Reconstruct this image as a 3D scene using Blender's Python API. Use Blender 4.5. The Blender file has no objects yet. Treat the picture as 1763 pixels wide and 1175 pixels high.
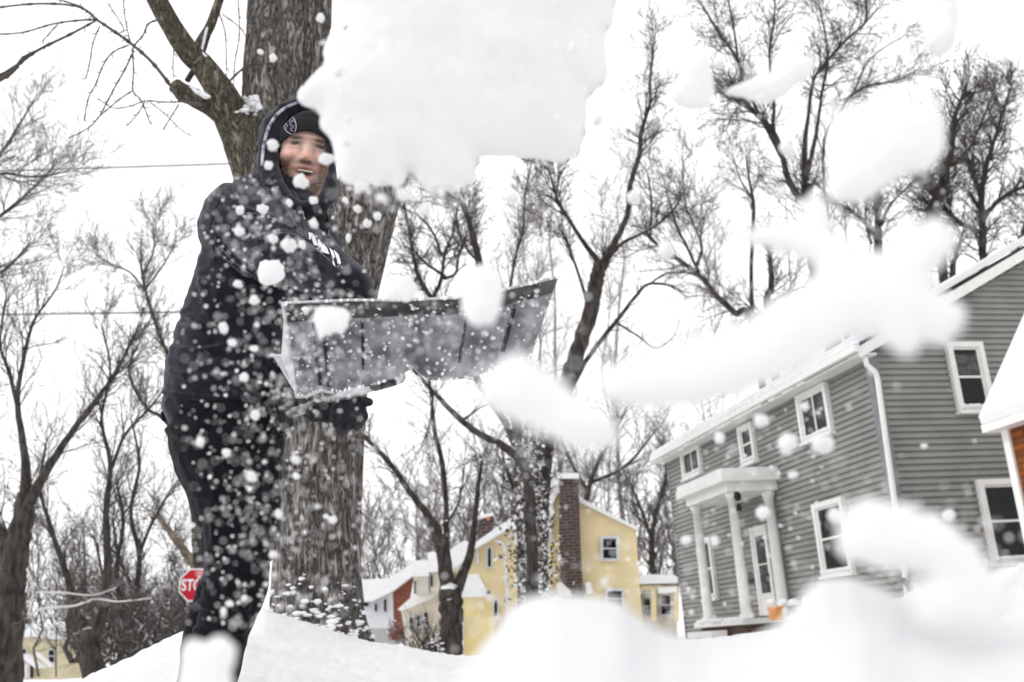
import bpy, bmesh, math, random
import numpy as np
from mathutils import Vector, Matrix, noise
from mathutils.bvhtree import BVHTree

# ---------------------------------------------------------------- camera
W0, H0, FPX = 1763.0, 1175.0, 1714.0
EYE = 0.25
TH, RO, YA = math.radians(16.8), math.radians(-3.8), math.radians(13.1)
CAM = Vector((0, 0, EYE))
FW = Vector((0, math.cos(TH), math.sin(TH)))
_r = Vector((1, 0, 0)); _u = _r.cross(FW)
RT = _r * math.cos(RO) + _u * math.sin(RO)
UP = _u * math.cos(RO) - _r * math.sin(RO)

S = bpy.context.scene
COL = S.collection
cd = bpy.data.cameras.new('camera'); cam = bpy.data.objects.new('camera', cd); COL.objects.link(cam)
m = Matrix((RT, UP, -FW)).transposed().to_4x4(); m.translation = CAM
cam.matrix_world = m
cd.sensor_width = 36; cd.lens = 35; cd.clip_start = 0.05; cd.clip_end = 2000
cd.dof.use_dof = True; cd.dof.focus_distance = 3.25; cd.dof.aperture_fstop = 4.0
S.camera = cam

# ---------------------------------------------------------------- world and sun
SUN_EL, SUN_AZ = math.radians(38), math.radians(258)
w = bpy.data.worlds.new('World'); S.world = w; w.use_nodes = True
nt = w.node_tree; nt.nodes.clear()
out = nt.nodes.new('ShaderNodeOutputWorld'); bg = nt.nodes.new('ShaderNodeBackground')
sky = nt.nodes.new('ShaderNodeTexSky'); sky.sky_type = 'NISHITA'; sky.sun_disc = False
sky.sun_elevation = SUN_EL; sky.sun_rotation = SUN_AZ; sky.dust_density = 4
hs = nt.nodes.new('ShaderNodeHueSaturation'); hs.inputs['Saturation'].default_value = 0.05
mixw = nt.nodes.new('ShaderNodeMix'); mixw.data_type = 'RGBA'; mixw.inputs[0].default_value = 0.93
tc = nt.nodes.new('ShaderNodeTexCoord'); nz = nt.nodes.new('ShaderNodeTexNoise')
nz.inputs['Scale'].default_value = 1.6; nz.inputs['Detail'].default_value = 3
rp = nt.nodes.new('ShaderNodeValToRGB')
rp.color_ramp.elements[0].position = 0.3; rp.color_ramp.elements[0].color = (9.9, 9.9, 10.1, 1)
rp.color_ramp.elements[1].position = 0.65; rp.color_ramp.elements[1].color = (11.4, 11.4, 11.4, 1)
nt.links.new(tc.outputs['Generated'], nz.inputs['Vector'])
nt.links.new(nz.outputs['Fac'], rp.inputs['Fac'])
nt.links.new(sky.outputs[0], hs.inputs['Color'])
nt.links.new(hs.outputs[0], mixw.inputs[6]); nt.links.new(rp.outputs[0], mixw.inputs[7])
nt.links.new(mixw.outputs[2], bg.inputs['Color']); bg.inputs['Strength'].default_value = 0.1
nt.links.new(bg.outputs[0], out.inputs[0])
sd = bpy.data.lights.new('sun', 'SUN'); sd.energy = 0.6; sd.angle = math.radians(20); sd.color = (1, .97, .94)
sun = bpy.data.objects.new('sun', sd); COL.objects.link(sun)
sv = Vector((math.sin(SUN_AZ) * math.cos(SUN_EL), math.cos(SUN_AZ) * math.cos(SUN_EL), math.sin(SUN_EL)))
sun.rotation_euler = sv.to_track_quat('Z', 'Y').to_euler()
sun.location = (0, -5, 12)
S.view_settings.view_transform = 'Standard'; S.view_settings.look = 'None'
S.view_settings.exposure = 0.28; S.view_settings.gamma = 1
S.render.engine = 'CYCLES'
S.cycles.max_bounces = 6; S.cycles.diffuse_bounces = 4; S.cycles.use_denoising = True

# ---------------------------------------------------------------- helpers
def ray(px, py):
    return FW + RT * ((px - W0 / 2) / FPX) - UP * ((py - H0 / 2) / FPX)
def P(px, py, Y):
    r = ray(px, py); return CAM + r * (Y / r.y)
def M1(px, py, Y):                      # metres per picture pixel at that place
    return Y / ray(px, py).y / FPX
def proj(p):
    d = Vector(p) - CAM; z = d.dot(FW)
    return W0 / 2 + FPX * d.dot(RT) / z, H0 / 2 - FPX * d.dot(UP) / z
def horizon(px):
    lo, hi = -500.0, 3000.0
    for _ in range(40):
        mid = (lo + hi) / 2
        if ray(px, mid).z > 0: lo = mid
        else: hi = mid
    return lo

def tag(o, label=None, cat=None, group=None, kind=None):
    if label: o['label'] = label
    if cat: o['category'] = cat
    if group: o['group'] = group
    if kind: o['kind'] = kind
    return o
def empty(name, loc, label, cat, group=None):
    o = bpy.data.objects.new(name, None); COL.objects.link(o); o.location = loc
    o.empty_display_size = .2
    return tag(o, label, cat, group)
def link(name, me, mat=None, parent=None):
    o = bpy.data.objects.new(name, me); COL.objects.link(o)
    if mat: me.materials.append(mat)
    if parent:
        o.parent = parent
        o.matrix_parent_inverse = Matrix.Translation(-parent_loc(parent))
    return o
def parent_loc(p):
    v = Vector(p.location) if p.type == 'EMPTY' else Vector((0, 0, 0))
    return v
class MB:
    def __init__(s): s.v = []; s.f = []; s.sm = True
    def quad(s, a, b, c, d): n = len(s.v); s.v += [tuple(a), tuple(b), tuple(c), tuple(d)]; s.f.append((n, n+1, n+2, n+3))
    def poly(s, pts): n = len(s.v); s.v += [tuple(p) for p in pts]; s.f.append(tuple(range(n, n+len(pts))))
    def boxf(s, o, a, b, c):            # corner + three edge vectors
        o, a, b, c = map(Vector, (o, a, b, c)); n = len(s.v)
        s.v += [tuple(q) for q in (o, o+a, o+a+b, o+b, o+c, o+a+c, o+a+b+c, o+b+c)]
        s.f += [(n, n+3, n+2, n+1), (n+4, n+5, n+6, n+7), (n, n+1, n+5, n+4), (n+1, n+2, n+6, n+5), (n+2, n+3, n+7, n+6), (n+3, n, n+4, n+7)]
    def prism(s, pts, d):               # polygon + extrusion vector
        d = Vector(d); n = len(s.v); k = len(pts)
        s.v += [tuple(p) for p in pts] + [tuple(Vector(p) + d) for p in pts]
        s.f.append(tuple(range(n, n+k))); s.f.append(tuple(range(n+2*k-1, n+k-1, -1)))
        for i in range(k):
            j = (i+1) % k; s.f.append((n+i, n+k+i, n+k+j, n+j))
    def tube(s, pts, rad, n=6, cap=True):
        pts = [Vector(p) for p in pts]
        if not hasattr(rad, '__len__'): rad = [rad] * len(pts)
        t = (pts[1] - pts[0]).normalized()
        a = t.orthogonal().normalized(); base = len(s.v); k = len(pts)
        for i, p in enumerate(pts):
            t2 = (pts[min(i+1, k-1)] - pts[max(i-1, 0)])
            if t2.length > 1e-9: t = t2.normalized()
            a = (a - t * a.dot(t))
            a = a.normalized() if a.length > 1e-6 else t.orthogonal().normalized()
            b = t.cross(a)
            for j in range(n):
                an = 2 * math.pi * j / n
                s.v.append(tuple(p + (a * math.cos(an) + b * math.sin(an)) * rad[i]))
            if i:
                o = base + (i-1) * n
                for j in range(n):
                    j2 = (j+1) % n; s.f.append((o+j, o+j2, o+n+j2, o+n+j))
        if cap:
            s.f.append(tuple(base + j for j in range(n-1, -1, -1)))
            s.f.append(tuple(base + (k-1)*n + j for j in range(n)))
    def ball(s, c, r, rng=None, seg=8, rings=5, sc=(1, 1, 1), jit=0):
        c = Vector(c); base = len(s.v)
        jj = lambda: 1 + (rng.uniform(-jit, jit) if rng and jit else 0)
        s.v.append((c.x, c.y, c.z + r*sc[2]))
        for i in range(1, rings):
            ph = math.pi * i / rings
            for j in range(seg):
                th = 2*math.pi*j/seg; q = r*jj()
                s.v.append((c.x + q*sc[0]*math.sin(ph)*math.cos(th), c.y + q*sc[1]*math.sin(ph)*math.sin(th), c.z + q*sc[2]*math.cos(ph)))
        s.v.append((c.x, c.y, c.z - r*sc[2]))
        for j in range(seg):
            s.f.append((base, base+1+j, base+1+(j+1) % seg))
        for i in range(rings-2):
            for j in range(seg):
                a = base+1+i*seg; j2 = (j+1) % seg
                s.f.append((a+j, a+seg+j, a+seg+j2, a+j2))
        last = len(s.v)-1; a = base+1+(rings-2)*seg
        for j in range(seg): s.f.append((last, a+(j+1) % seg, a+j))
    def build(s, name, mat=None, parent=None, smooth=False):
        me = bpy.data.meshes.new(name); me.from_pydata(s.v, [], s.f); me.update()
        if smooth: me.polygons.foreach_set('use_smooth', [True]*len(me.polygons))
        o = link(name, me, mat, parent)
        return o

# ---------------------------------------------------------------- materials
def mat(name, col, rough=.8, noise_amt=.15, nscale=8, bump=0, bscale=60, col2=None, wave=None, metal=0, coords='Object', snow=0, stretch=None, bdist=.01, spec=.3):
    m = bpy.data.materials.new(name); m.use_nodes = True
    nt = m.node_tree; b = nt.nodes['Principled BSDF']; N = nt.nodes.new; L = nt.links.new
    b.inputs['Roughness'].default_value = rough; b.inputs['Metallic'].default_value = metal
    b.inputs['Specular IOR Level'].default_value = spec
    t = N('ShaderNodeTexCoord'); vec = t.outputs[coords]
    if stretch:
        mp = N('ShaderNodeMapping'); mp.inputs['Scale'].default_value = stretch; L(vec, mp.inputs['Vector']); vec = mp.outputs[0]
    n1 = N('ShaderNodeTexNoise'); n1.inputs['Scale'].default_value = nscale; n1.inputs['Detail'].default_value = 6; L(vec, n1.inputs['Vector'])
    r = N('ShaderNodeValToRGB'); r.color_ramp.elements[0].position = .35; r.color_ramp.elements[1].position = .68
    c2 = col2 or tuple(c*(1-noise_amt) for c in col)
    r.color_ramp.elements[0].color = (*c2, 1); r.color_ramp.elements[1].color = (*(col if col2 else tuple(min(1, c*(1+noise_amt)) for c in col)), 1)
    L(n1.outputs['Fac'], r.inputs['Fac']); colout = r.outputs[0]
    if snow:
        g = N('ShaderNodeNewGeometry'); sx = N('ShaderNodeSeparateXYZ'); L(g.outputs['Normal'], sx.inputs[0])
        n3 = N('ShaderNodeTexNoise'); n3.inputs['Scale'].default_value = 3; L(t.outputs['Object'], n3.inputs['Vector'])
        ad = N('ShaderNodeMath'); ad.operation = 'MULTIPLY_ADD'; ad.inputs[1].default_value = .8; L(n3.outputs['Fac'], ad.inputs[0]); L(sx.outputs['Z'], ad.inputs[2])
        mr = N('ShaderNodeMapRange'); mr.inputs['From Min'].default_value = 1.15-snow*.5; mr.inputs['From Max'].default_value = 1.3-snow*.5
        L(ad.outputs[0], mr.inputs['Value'])
        mx = N('ShaderNodeMix'); mx.data_type = 'RGBA'; L(mr.outputs[0], mx.inputs[0]); L(colout, mx.inputs[6]); mx.inputs[7].default_value = (.85, .86, .88, 1)
        colout = mx.outputs[2]
    L(colout, b.inputs['Base Color'])
    if bump:
        n2 = N('ShaderNodeTexNoise'); n2.inputs['Scale'].default_value = bscale; n2.inputs['Detail'].default_value = 5; L(vec, n2.inputs['Vector'])
        bp = N('ShaderNodeBump'); bp.inputs['Strength'].default_value = bump; bp.inputs['Distance'].default_value = bdist
        L(n2.outputs['Fac'], bp.inputs['Height']); L(bp.outputs[0], b.inputs['Normal'])
    return m
def brick_mat(name, c1, c2, mortar, scale=4.5):
    m = mat(name, c1); nt = m.node_tree; b = nt.nodes['Principled BSDF']
    t = nt.nodes.new('ShaderNodeTexCoord'); mp = nt.nodes.new('ShaderNodeMapping'); mp.inputs['Rotation'].default_value = (math.pi/2, 0, 0)
    br = nt.nodes.new('ShaderNodeTexBrick'); br.inputs['Scale'].default_value = scale
    sx = nt.nodes.new('ShaderNodeSeparateXYZ'); cb = nt.nodes.new('ShaderNodeCombineXYZ'); ad = nt.nodes.new('ShaderNodeMath')
    nt.links.new(t.outputs['Object'], sx.inputs[0]); nt.links.new(sx.outputs['X'], ad.inputs[0]); nt.links.new(sx.outputs['Y'], ad.inputs[1])
    nt.links.new(ad.outputs[0], cb.inputs['X']); nt.links.new(sx.outputs['Z'], cb.inputs['Y'])
    nt.links.new(cb.outputs[0], br.inputs['Vector'])
    br.inputs['Color1'].default_value = (*c1, 1); br.inputs['Color2'].default_value = (*c2, 1); br.inputs['Mortar'].default_value = (*mortar, 1)
    br.inputs['Mortar Size'].default_value = .025; br.inputs['Row Height'].default_value = .3; br.inputs['Brick Width'].default_value = .9
    nt.links.new(br.outputs['Color'], b.inputs['Base Color'])
    return m
def snow_mat(name, col=(.86, .865, .885), bscale=40, bump=.35, sss=0.0, bdist=.01):
    m = mat(name, col, rough=.7, noise_amt=.03, nscale=5, bump=bump, bscale=bscale, bdist=bdist, spec=.2)
    b = m.node_tree.nodes['Principled BSDF']
    if sss:
        b.inputs['Subsurface Weight'].default_value = sss; b.inputs['Subsurface Radius'].default_value = (1, 1, 1); b.inputs['Subsurface Scale'].default_value = .04
    return m
def glass_mat(name, col=(.015, .016, .018), refl=.5):
    m = mat(name, col, rough=.05, noise_amt=.6, nscale=1.2, spec=refl); return m

SNOW = snow_mat('snow')
GROUND = snow_mat('ground_snow', (.735, .74, .75), bscale=22, bump=.5, bdist=.02)
CHUNK = snow_mat('airborne_snow', (.805, .80, .81), bscale=30, bump=.3, bdist=.006, sss=.45)
BARK = mat('bark', (.30, .265, .235), rough=.95, col2=(.05, .042, .036), nscale=9, bump=1, bscale=14, stretch=(3, 3, .5), bdist=.04, snow=.25)
def rough_bark(m_):
    nt = m_.node_tree; N = nt.nodes.new; L = nt.links.new; b = nt.nodes['Principled BSDF']; t = N('ShaderNodeTexCoord')
    def nse(sc, st, det=8, dist=0):
        mp = N('ShaderNodeMapping'); mp.inputs['Scale'].default_value = st; L(t.outputs['Object'], mp.inputs['Vector'])
        n = N('ShaderNodeTexNoise'); n.inputs['Scale'].default_value = sc; n.inputs['Detail'].default_value = det; n.inputs['Distortion'].default_value = dist; n.inputs['Roughness'].default_value = .7; L(mp.outputs[0], n.inputs['Vector']); return n.outputs['Fac']
    a = nse(15, (1, 1, .2), 8, .9); c = nse(40, (1, 1, .4)); 
    ab = N('ShaderNodeMath'); ab.operation = 'SUBTRACT'; ab.inputs[1].default_value = .5; L(a, ab.inputs[0]); ab2 = N('ShaderNodeMath'); ab2.operation = 'ABSOLUTE'; L(ab.outputs[0], ab2.inputs[0])
    mr = N('ShaderNodeMapRange'); mr.inputs['From Min'].default_value = .0; mr.inputs['From Max'].default_value = .105; L(ab2.outputs[0], mr.inputs['Value'])
    rp = N('ShaderNodeValToRGB'); rp.color_ramp.elements[0].color = (.028, .023, .02, 1); rp.color_ramp.elements[1].color = (.54, .50, .46, 1); rp.color_ramp.elements[1].position = .95
    e = rp.color_ramp.elements.new(.4); e.color = (.235, .21, .19, 1)
    mu = N('ShaderNodeMath'); mu.operation = 'MULTIPLY_ADD'; mu.inputs[1].default_value = 1.3; mu.inputs[2].default_value = -.62; L(c, mu.inputs[0])
    ad = N('ShaderNodeMath'); ad.operation = 'MULTIPLY_ADD'; ad.inputs[1].default_value = .75; L(mr.outputs[0], ad.inputs[0]); L(mu.outputs[0], ad.inputs[2]); L(ad.outputs[0], rp.inputs['Fac'])
    src = None
    for l in list(nt.links):
        if l.to_socket == b.inputs['Base Color']: src = l.from_node
    L(rp.outputs[0], src.inputs[6])
    bp = N('ShaderNodeBump'); bp.inputs['Strength'].default_value = 1; bp.inputs['Distance'].default_value = .035; L(ad.outputs[0], bp.inputs['Height']); L(bp.outputs[0], b.inputs['Normal'])
rough_bark(BARK)
LIMB = mat('limb_bark', (.20, .175, .13), rough=.95, col2=(.09, .075, .055), nscale=9, bump=.6, bscale=30, bdist=.01, snow=.15)
BARKF = mat('far_bark', (.085, .072, .064), rough=.95, col2=(.022, .018, .016), nscale=6, bump=.5, bscale=10, stretch=(2, 2, .6), snow=.22)
rough_bark(LIMB)
for n_ in LIMB.node_tree.nodes:
    if n_.type == 'VALTORGB' and len(n_.color_ramp.elements) == 3:
        for e_, c_ in zip(n_.color_ramp.elements, ((.05, .042, .03, 1), (.19, .165, .125, 1), (.36, .32, .25, 1))): e_.color = c_
TWIG = mat('twig', (.08, .066, .06), rough=.95, col2=(.03, .025, .022), nscale=5, snow=.15)
TWIGG = mat('grey_twig', (.20, .185, .175), rough=.95, col2=(.08, .07, .065), nscale=5, snow=.3)
TANB = mat('tan_bark', (.42, .34, .25), rough=.95, col2=(.2, .16, .12), nscale=4, bump=.4, snow=.3)

# ---------------------------------------------------------------- ground
_cols = [ # px : heights above the eye (m) at the ring radii below
 (-700,  [-.27, -.24, -.22, -.22, -.24, -.10, -.3, -.6, -.9, -1.0, -1.1, -1.0, -1.0, -1.0]),
 (60,    [-.27, -.24, -.22, -.22, -.24, -.085, -.3, -.6, -.9, -1.0, -1.1, -1.0, -1.0, -1.0]),
 (102,   [-.27, -.24, -.22, -.22, -.23, -.062, -.25, -.5, -.9, -1.0, -1.1, -1.0, -1.0, -1.0]),
 (183,   [-.27, -.24, -.22, -.22, -.20, .0, -.1, -.4, -.9, -1.0, -1.1, -1.0, -1.0, -1.0]),
 (250,   [-.27, -.24, -.22, -.22, -.17, .064, .0, -.3, -.9, -1.0, -1.1, -1.0, -1.0, -1.0]),
 (318,   [-.27, -.24, -.22, -.22, -.15, .134, .12, -.2, -.8, -1.0, -1.1, -1.0, -1.0, -1.0]),
 (426,   [-.27, -.24, -.22, -.22, -.15, .06, .25, -.1, -.6, -.9, -1.0, -1.0, -1.0, -1.0]),
 (455,   [-.27, -.24, -.22, -.21, -.15, .03, .37, -.1, -.6, -.9, -1.0, -1.0, -1.0, -1.0]),
 (555,   [-.27, -.24, -.22, -.20, -.16, -.03, .21, -.1, -.6, -.9, -1.0, -1.0, -1.0, -1.0]),
 (636,   [-.27, -.24, -.20, -.20, -.17, -.07, .075, -.1, -.6, -.9, -1.0, -1.0, -1.0, -1.0]),
 (705,   [-.27, -.24, -.20, -.20, -.18, -.10, .01, -.15, -.5, -.8, -1.0, -1.0, -1.0, -1.0]),
 (785,   [-.27, -.24, -.20, -.20, -.18, -.13, -.085, -.2, -.5, -.6, -.9, -.9, -1.0, -1.0]),
 (900,   [-.27, -.24, -.20, -.18, -.15, -.12, -.12, -.2, -.3, -.4, -.6, -.8, -1.0, -1.0]),
 (1130,  [-.27, -.24, -.20, -.16, -.12, -.09, -.10, -.12, -.2, -.27, -.4, -.6, -1.0, -1.0]),
 (1300,  [-.27, -.24, -.20, -.15, -.10, -.07, -.08, -.10, -.15, -.2, -.3, -.6, -1.0, -1.0]),
 (1500,  [-.27, -.24, -.20, -.14, -.06, .0, .02, .0, .0, -.1, -.3, -.6, -1.0, -1.0]),
 (1600,  [-.27, -.24, -.20, -.12, .0, .07, .07, .0, .0, -.1, -.3, -.6, -1.0, -1.0]),
 (1763,  [-.27, -.24, -.18, -.10, .04, .10, .07, .05, .0, -.1, -.3, -.6, -1.0, -1.0]),
 (2600,  [-.27, -.24, -.18, -.10, .04, .08, .07, .05, .0, -.1, -.3, -.6, -1.0, -1.0])]
_rr = [0, .3, .6, 1.2, 3, 5, 8.7, 12, 20, 28, 50, 90, 200, 900]
_cx = np.array([c[0] for c in _cols], float); _ct = np.array([c[1] for c in _cols], float)
_lr = np.log(np.array(_rr) + .25)
def _px_of(x, y):
    if y <= 1e-6: return -700 if x < 0 else 2600
    p = proj((x, y, EYE)) if (Vector((x, y, 0)).dot(FW) > 1e-4) else (-700 if x < 0 else 2600, 0)
    return min(2600, max(-700, p[0]))
_pk = np.array([(560, 1900), (640, 1330), (720, 1230), (785, 1165), (832, 1108), (862, 1076), (882, 1047), (915, 1026), (960, 1019), (1013, 1030), (1068, 1041), (1100, 1068), (1130, 1085), (1165, 1092), (1213, 1103), (1288, 1100), (1335, 1084), (1378, 1046), (1401, 1019), (1431, 1004), (1476, 1003), (1514, 1020), (1560, 1045), (1640, 1075), (1763, 1085), (2000, 1100), (2300, 1900)], float)
_h0, _h1 = horizon(0), horizon(1763)
def horizon_fast(px): return _h0 + (_h1 - _h0)*px/1763
def ground_z(x, y, detail=True):
    R = math.hypot(x, y); px = _px_of(x, y)
    i = int(min(len(_cx)-2, max(0, np.searchsorted(_cx, px) - 1)))
    t = (px - _cx[i]) / (_cx[i+1] - _cx[i]); t = min(1, max(0, t)); 
    row = _ct[i]*(1-t) + _ct[i+1]*t
    lr = math.log(R + .25); j = int(min(len(_lr)-2, max(0, np.searchsorted(_lr, lr) - 1)))
    s = min(1, max(0, (lr - _lr[j]) / (_lr[j+1] - _lr[j]))); s = s*s*(3-2*s)
    z = row[j]*(1-s) + row[j+1]*s
    # piles of shovelled snow right in front of the lens
    cz = float(np.interp(px, _pk[:, 0], _pk[:, 1]))
    f = math.exp(-((R - .5)/.14)**2) if R > .5 else math.exp(-((R - .5)/.17)**2)
    zc = (horizon_fast(px) - cz) * .92 / FPX * .5
    z = max(z, zc*f + (1-f)*z) if zc > -.2 else z
    if detail and R < 60:
        n = noise.noise(Vector((x*1.1, y*1.1, 0))) * .05 * min(1, R/4)
        n += noise.noise(Vector((x*5, y*5, 3))) * .018 * min(1, R/2)
        n += noise.noise(Vector((x*19, y*19, 7))) * .005
        if px > 1480 and 1.5 < R < 9: n += abs(noise.noise(Vector((x*9, y*9, 1)))) * .07 + abs(noise.noise(Vector((x*27, y*27, 2)))) * .03
        if 3.8 < R < 9: n += noise.noise(Vector((x*26, y*26, 9))) * .010
        z += n
    return EYE + z
def make_ground():
    az = list(np.arange(-38, 38.01, .16)); out_ = list(np.arange(43, 317.1, 6)); az += out_
    rad = list(np.geomspace(.28, 14, 190)) + list(np.geomspace(14.4, 900, 60))
    vs = [(0, 0, ground_z(0, 0))]; fs = []; n = len(az)
    for r in rad:
        for a in az:
            a = math.radians(a); x = r*math.sin(a); y = r*math.cos(a); vs.append((x, y, ground_z(x, y)))
    for j in range(n): fs.append((0, 1+(j+1) % n, 1+j))
    for i in range(len(rad)-1):
        for j in range(n):
            a = 1+i*n; j2 = (j+1) % n; fs.append((a+j, a+j2, a+n+j2, a+n+j))
    mb = MB(); mb.v = vs; mb.f = fs
    o = mb.build('snowy_ground', GROUND, smooth=True); tag(o, kind='structure')
make_ground()

# ---------------------------------------------------------------- grey house
YF = math.sin(YA)
Fd = Vector((-math.sin(YA), math.cos(YA), 0)); Gd = Vector((math.cos(YA), math.sin(YA), 0)); Zd = Vector((0, 0, 1))
SIDING = mat('grey_siding', (.285, .282, .265), rough=.55, noise_amt=.12, nscale=1.2)
SIDING2 = mat('grey_siding_copy', (.285, .282, .265), rough=.55, noise_amt=.12, nscale=1.2)  # same even colour as the siding above
WHITE = mat('white_paint', (.86, .85, .82), rough=.5, noise_amt=.05, nscale=6)
CORNERM = mat('grey_corner_trim', (.24, .235, .25), rough=.6)
GLASS = glass_mat('dark_window_glass', (.008, .008, .009), .22)
BLACK = mat('black_metal', (.015, .015, .016), rough=.4)
CURTAIN = mat('curtain', (.10, .10, .095), rough=.9, noise_amt=.5, nscale=9)
C0 = P(1530, 800, 19.0); C0.z = 0
def hit(px, py, o, d):
    nrm = d.cross(Zd); r = ray(px, py); t = (o - CAM).dot(nrm) / r.dot(nrm); p = CAM + r*t
    return (p - o).dot(d), p.z
def hF(px, py): return hit(px, py, C0, Fd)
def hG(px, py): return hit(px, py, C0, Gd)
ZB = EYE - .45
zeave = hF(1431, 640)[1]
LF = hF(1151, 800)[0]
(ua, za), (ub, zb) = hG(1653, 517), hG(1763, 452)
pitch = (zb - za) / (ub - ua); urid = ub + .6
def clap(mb, o, d, nrm, zfun, z0, z1, c=.127, lap=.016):
    z = z0
    while z < z1 - 1e-4:
        zt = min(z + c, z1); a0, a1 = zfun(z); b0, b1 = zfun(zt)
        if a1 - a0 < .02: break
        b0 = max(b0, a0); b1 = min(max(b1, b0 + .01), a1)
        p = lambda u, zz, k: o + d*u + Zd*zz + nrm*k
        zm = z + (zt - z)*.42; lp_ = .045
        mb.quad(p(a0, z, .004), p(a1, z, .004), p(a1, zm, .004), p(a0, zm, .004))
        mb.quad(p(a0, zm, .004), p(a1, zm, .004), p(a1, zm, lp_), p(a0, zm, lp_))
        mb.quad(p(a0, zm, lp_), p(a1, zm, lp_), p(b1, zt, lp_*.8), p(b0, zt, lp_*.8))
        mb.quad(p(b0, zt, lp_*.8), p(b1, zt, lp_*.8), p(b1, zt, .004), p(b0, zt, .004))
        z = zt
house = empty('house', (C0.x, C0.y, ZB), 'two storey grey clapboard house with a white columned porch and snow on its eaves', 'house')
mb = MB(); nF = -Gd; nG = -Fd
clap(mb, C0, Fd, nF, lambda z: (.1, LF), ZB, zeave)
clap(mb, C0, Gd, nG, lambda z: (.1 + max(0, (z - zeave)/pitch), 2*urid - max(0, (z - zeave)/pitch)), ZB, zeave + urid*pitch)
for (a, b, c_, d_) in ((C0+Fd*LF, Gd*(2*urid), Zd, 0),):
    mb.boxf(C0 + Gd*.05 + Fd*.03 + Zd*ZB, Gd*(2*urid - .1), Fd*(LF - .06), Zd*(zeave - ZB - .02))
mb.build('wall', SIDING, house)
# corner boards
mb = MB(); mb.prism([C0 + nF*.05 + nG*.05 + Zd*ZB, C0 + Gd*.13 + nG*.05 + Zd*ZB, C0 + Gd*.13 + Zd*ZB, C0 + Zd*ZB + Gd*.005 + Fd*.005, C0 + Fd*.15 + Zd*ZB, C0 + Fd*.15 + nF*.05 + Zd*ZB], Zd*(zeave - ZB)); mb.build('corner_board', CORNERM, house)
mb = MB(); mb.boxf(C0 + Fd*(LF - .06) + nF*.05 + Zd*ZB, Fd*.1, Gd*.05, Zd*(zeave - ZB)); mb.build('corner_board', CORNERM, house)
# roof, snow, rake, gutter
OV = .42
def roofq(mb, u0, z0, u1, z1, f0, f1, th):
    a = C0 + Gd*u0 + Zd*z0; b = C0 + Gd*u1 + Zd*z1; n = Vector((Gd*(-(z1-z0)) + Zd*(u1-u0))).normalized() if u1 > u0 else Vector((Gd*((z1-z0)) + Zd*(u0-u1))).normalized()
    mb.prism([a + Fd*f0, b + Fd*f0, b + n*th + Fd*f0, a + n*th + Fd*f0], Fd*(f1 - f0))
SHING = mat('dark_shingle', (.03, .03, .032), rough=.9)
mb = MB(); zr = zeave + urid*pitch
roofq(mb, -OV, zeave - OV*pitch + .22, urid, zr + .22, -.3, LF + .12, .06)
roofq(mb, 2*urid + OV, zeave - OV*pitch + .22, urid, zr + .22, -.3, LF + .12, .06); rf = mb.build('roof', SHING, house)
mb = MB()
roofq(mb, -OV + .04, zeave - OV*pitch + .31, urid, zr + .35, -.24, LF + .12, .13); mb.build('roof_snow', SNOW, house)
mb = MB(); roofq(mb, -OV + .02, zeave - OV*pitch + .0, urid, zr + .02, -.32, -.29, .2); mb.build('rake_board', WHITE, house)
mb = MB(); roofq(mb, -OV + .02, zeave - OV*pitch + .17, urid, zr + .17, -.29, -.03, .04); mb.build('soffit', WHITE, house)
mb = MB(); g0 = C0 + Gd*(-OV - .12) + Zd*(zeave - OV*pitch + .12)
mb.boxf(g0 + Fd*(-.34), Gd*.13, Fd*(LF + .48), Zd*.13); mb.boxf(C0 + Gd*(-OV+.0) + Fd*(-.28) + Zd*(zeave - OV*pitch + .06), Gd*(OV - .03), Fd*(LF + .34), Zd*.04)
mb.build('gutter', WHITE, house)
mb = MB(); rg = random.Random(4)
for i in range(60):
    u = -.3 + (LF + .4)*i/60
    mb.ball(g0 + Gd*.1 + Fd*(u + .1) + Zd*(.17), .11, rg, 7, 5, (1, 1.6, .55 + rg.random()*.35), .1)
mb.build('gutter_snow', SNOW, house, True)
# downspout
dq = [P(1489, 612, 18.75), P(1492, 628, 18.75), P(1507, 641, 18.83), P(1511, 655, 18.86), P(1540, 865, 18.86), P(1558, 985, 18.86), P(1563, 1035, 18.7)]
mb = MB(); mb.tube(dq, .055, 8); mb.build('downspout', WHITE, house, True)
mb = MB(); mb.tube([P(1556, 1000, 18.5), P(1566, 1008, 18.3), P(1570, 1025, 18.2), P(1560, 1042, 18.15)], .06, 8); mb.build('drain_elbow', BLACK, house, True)

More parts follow.
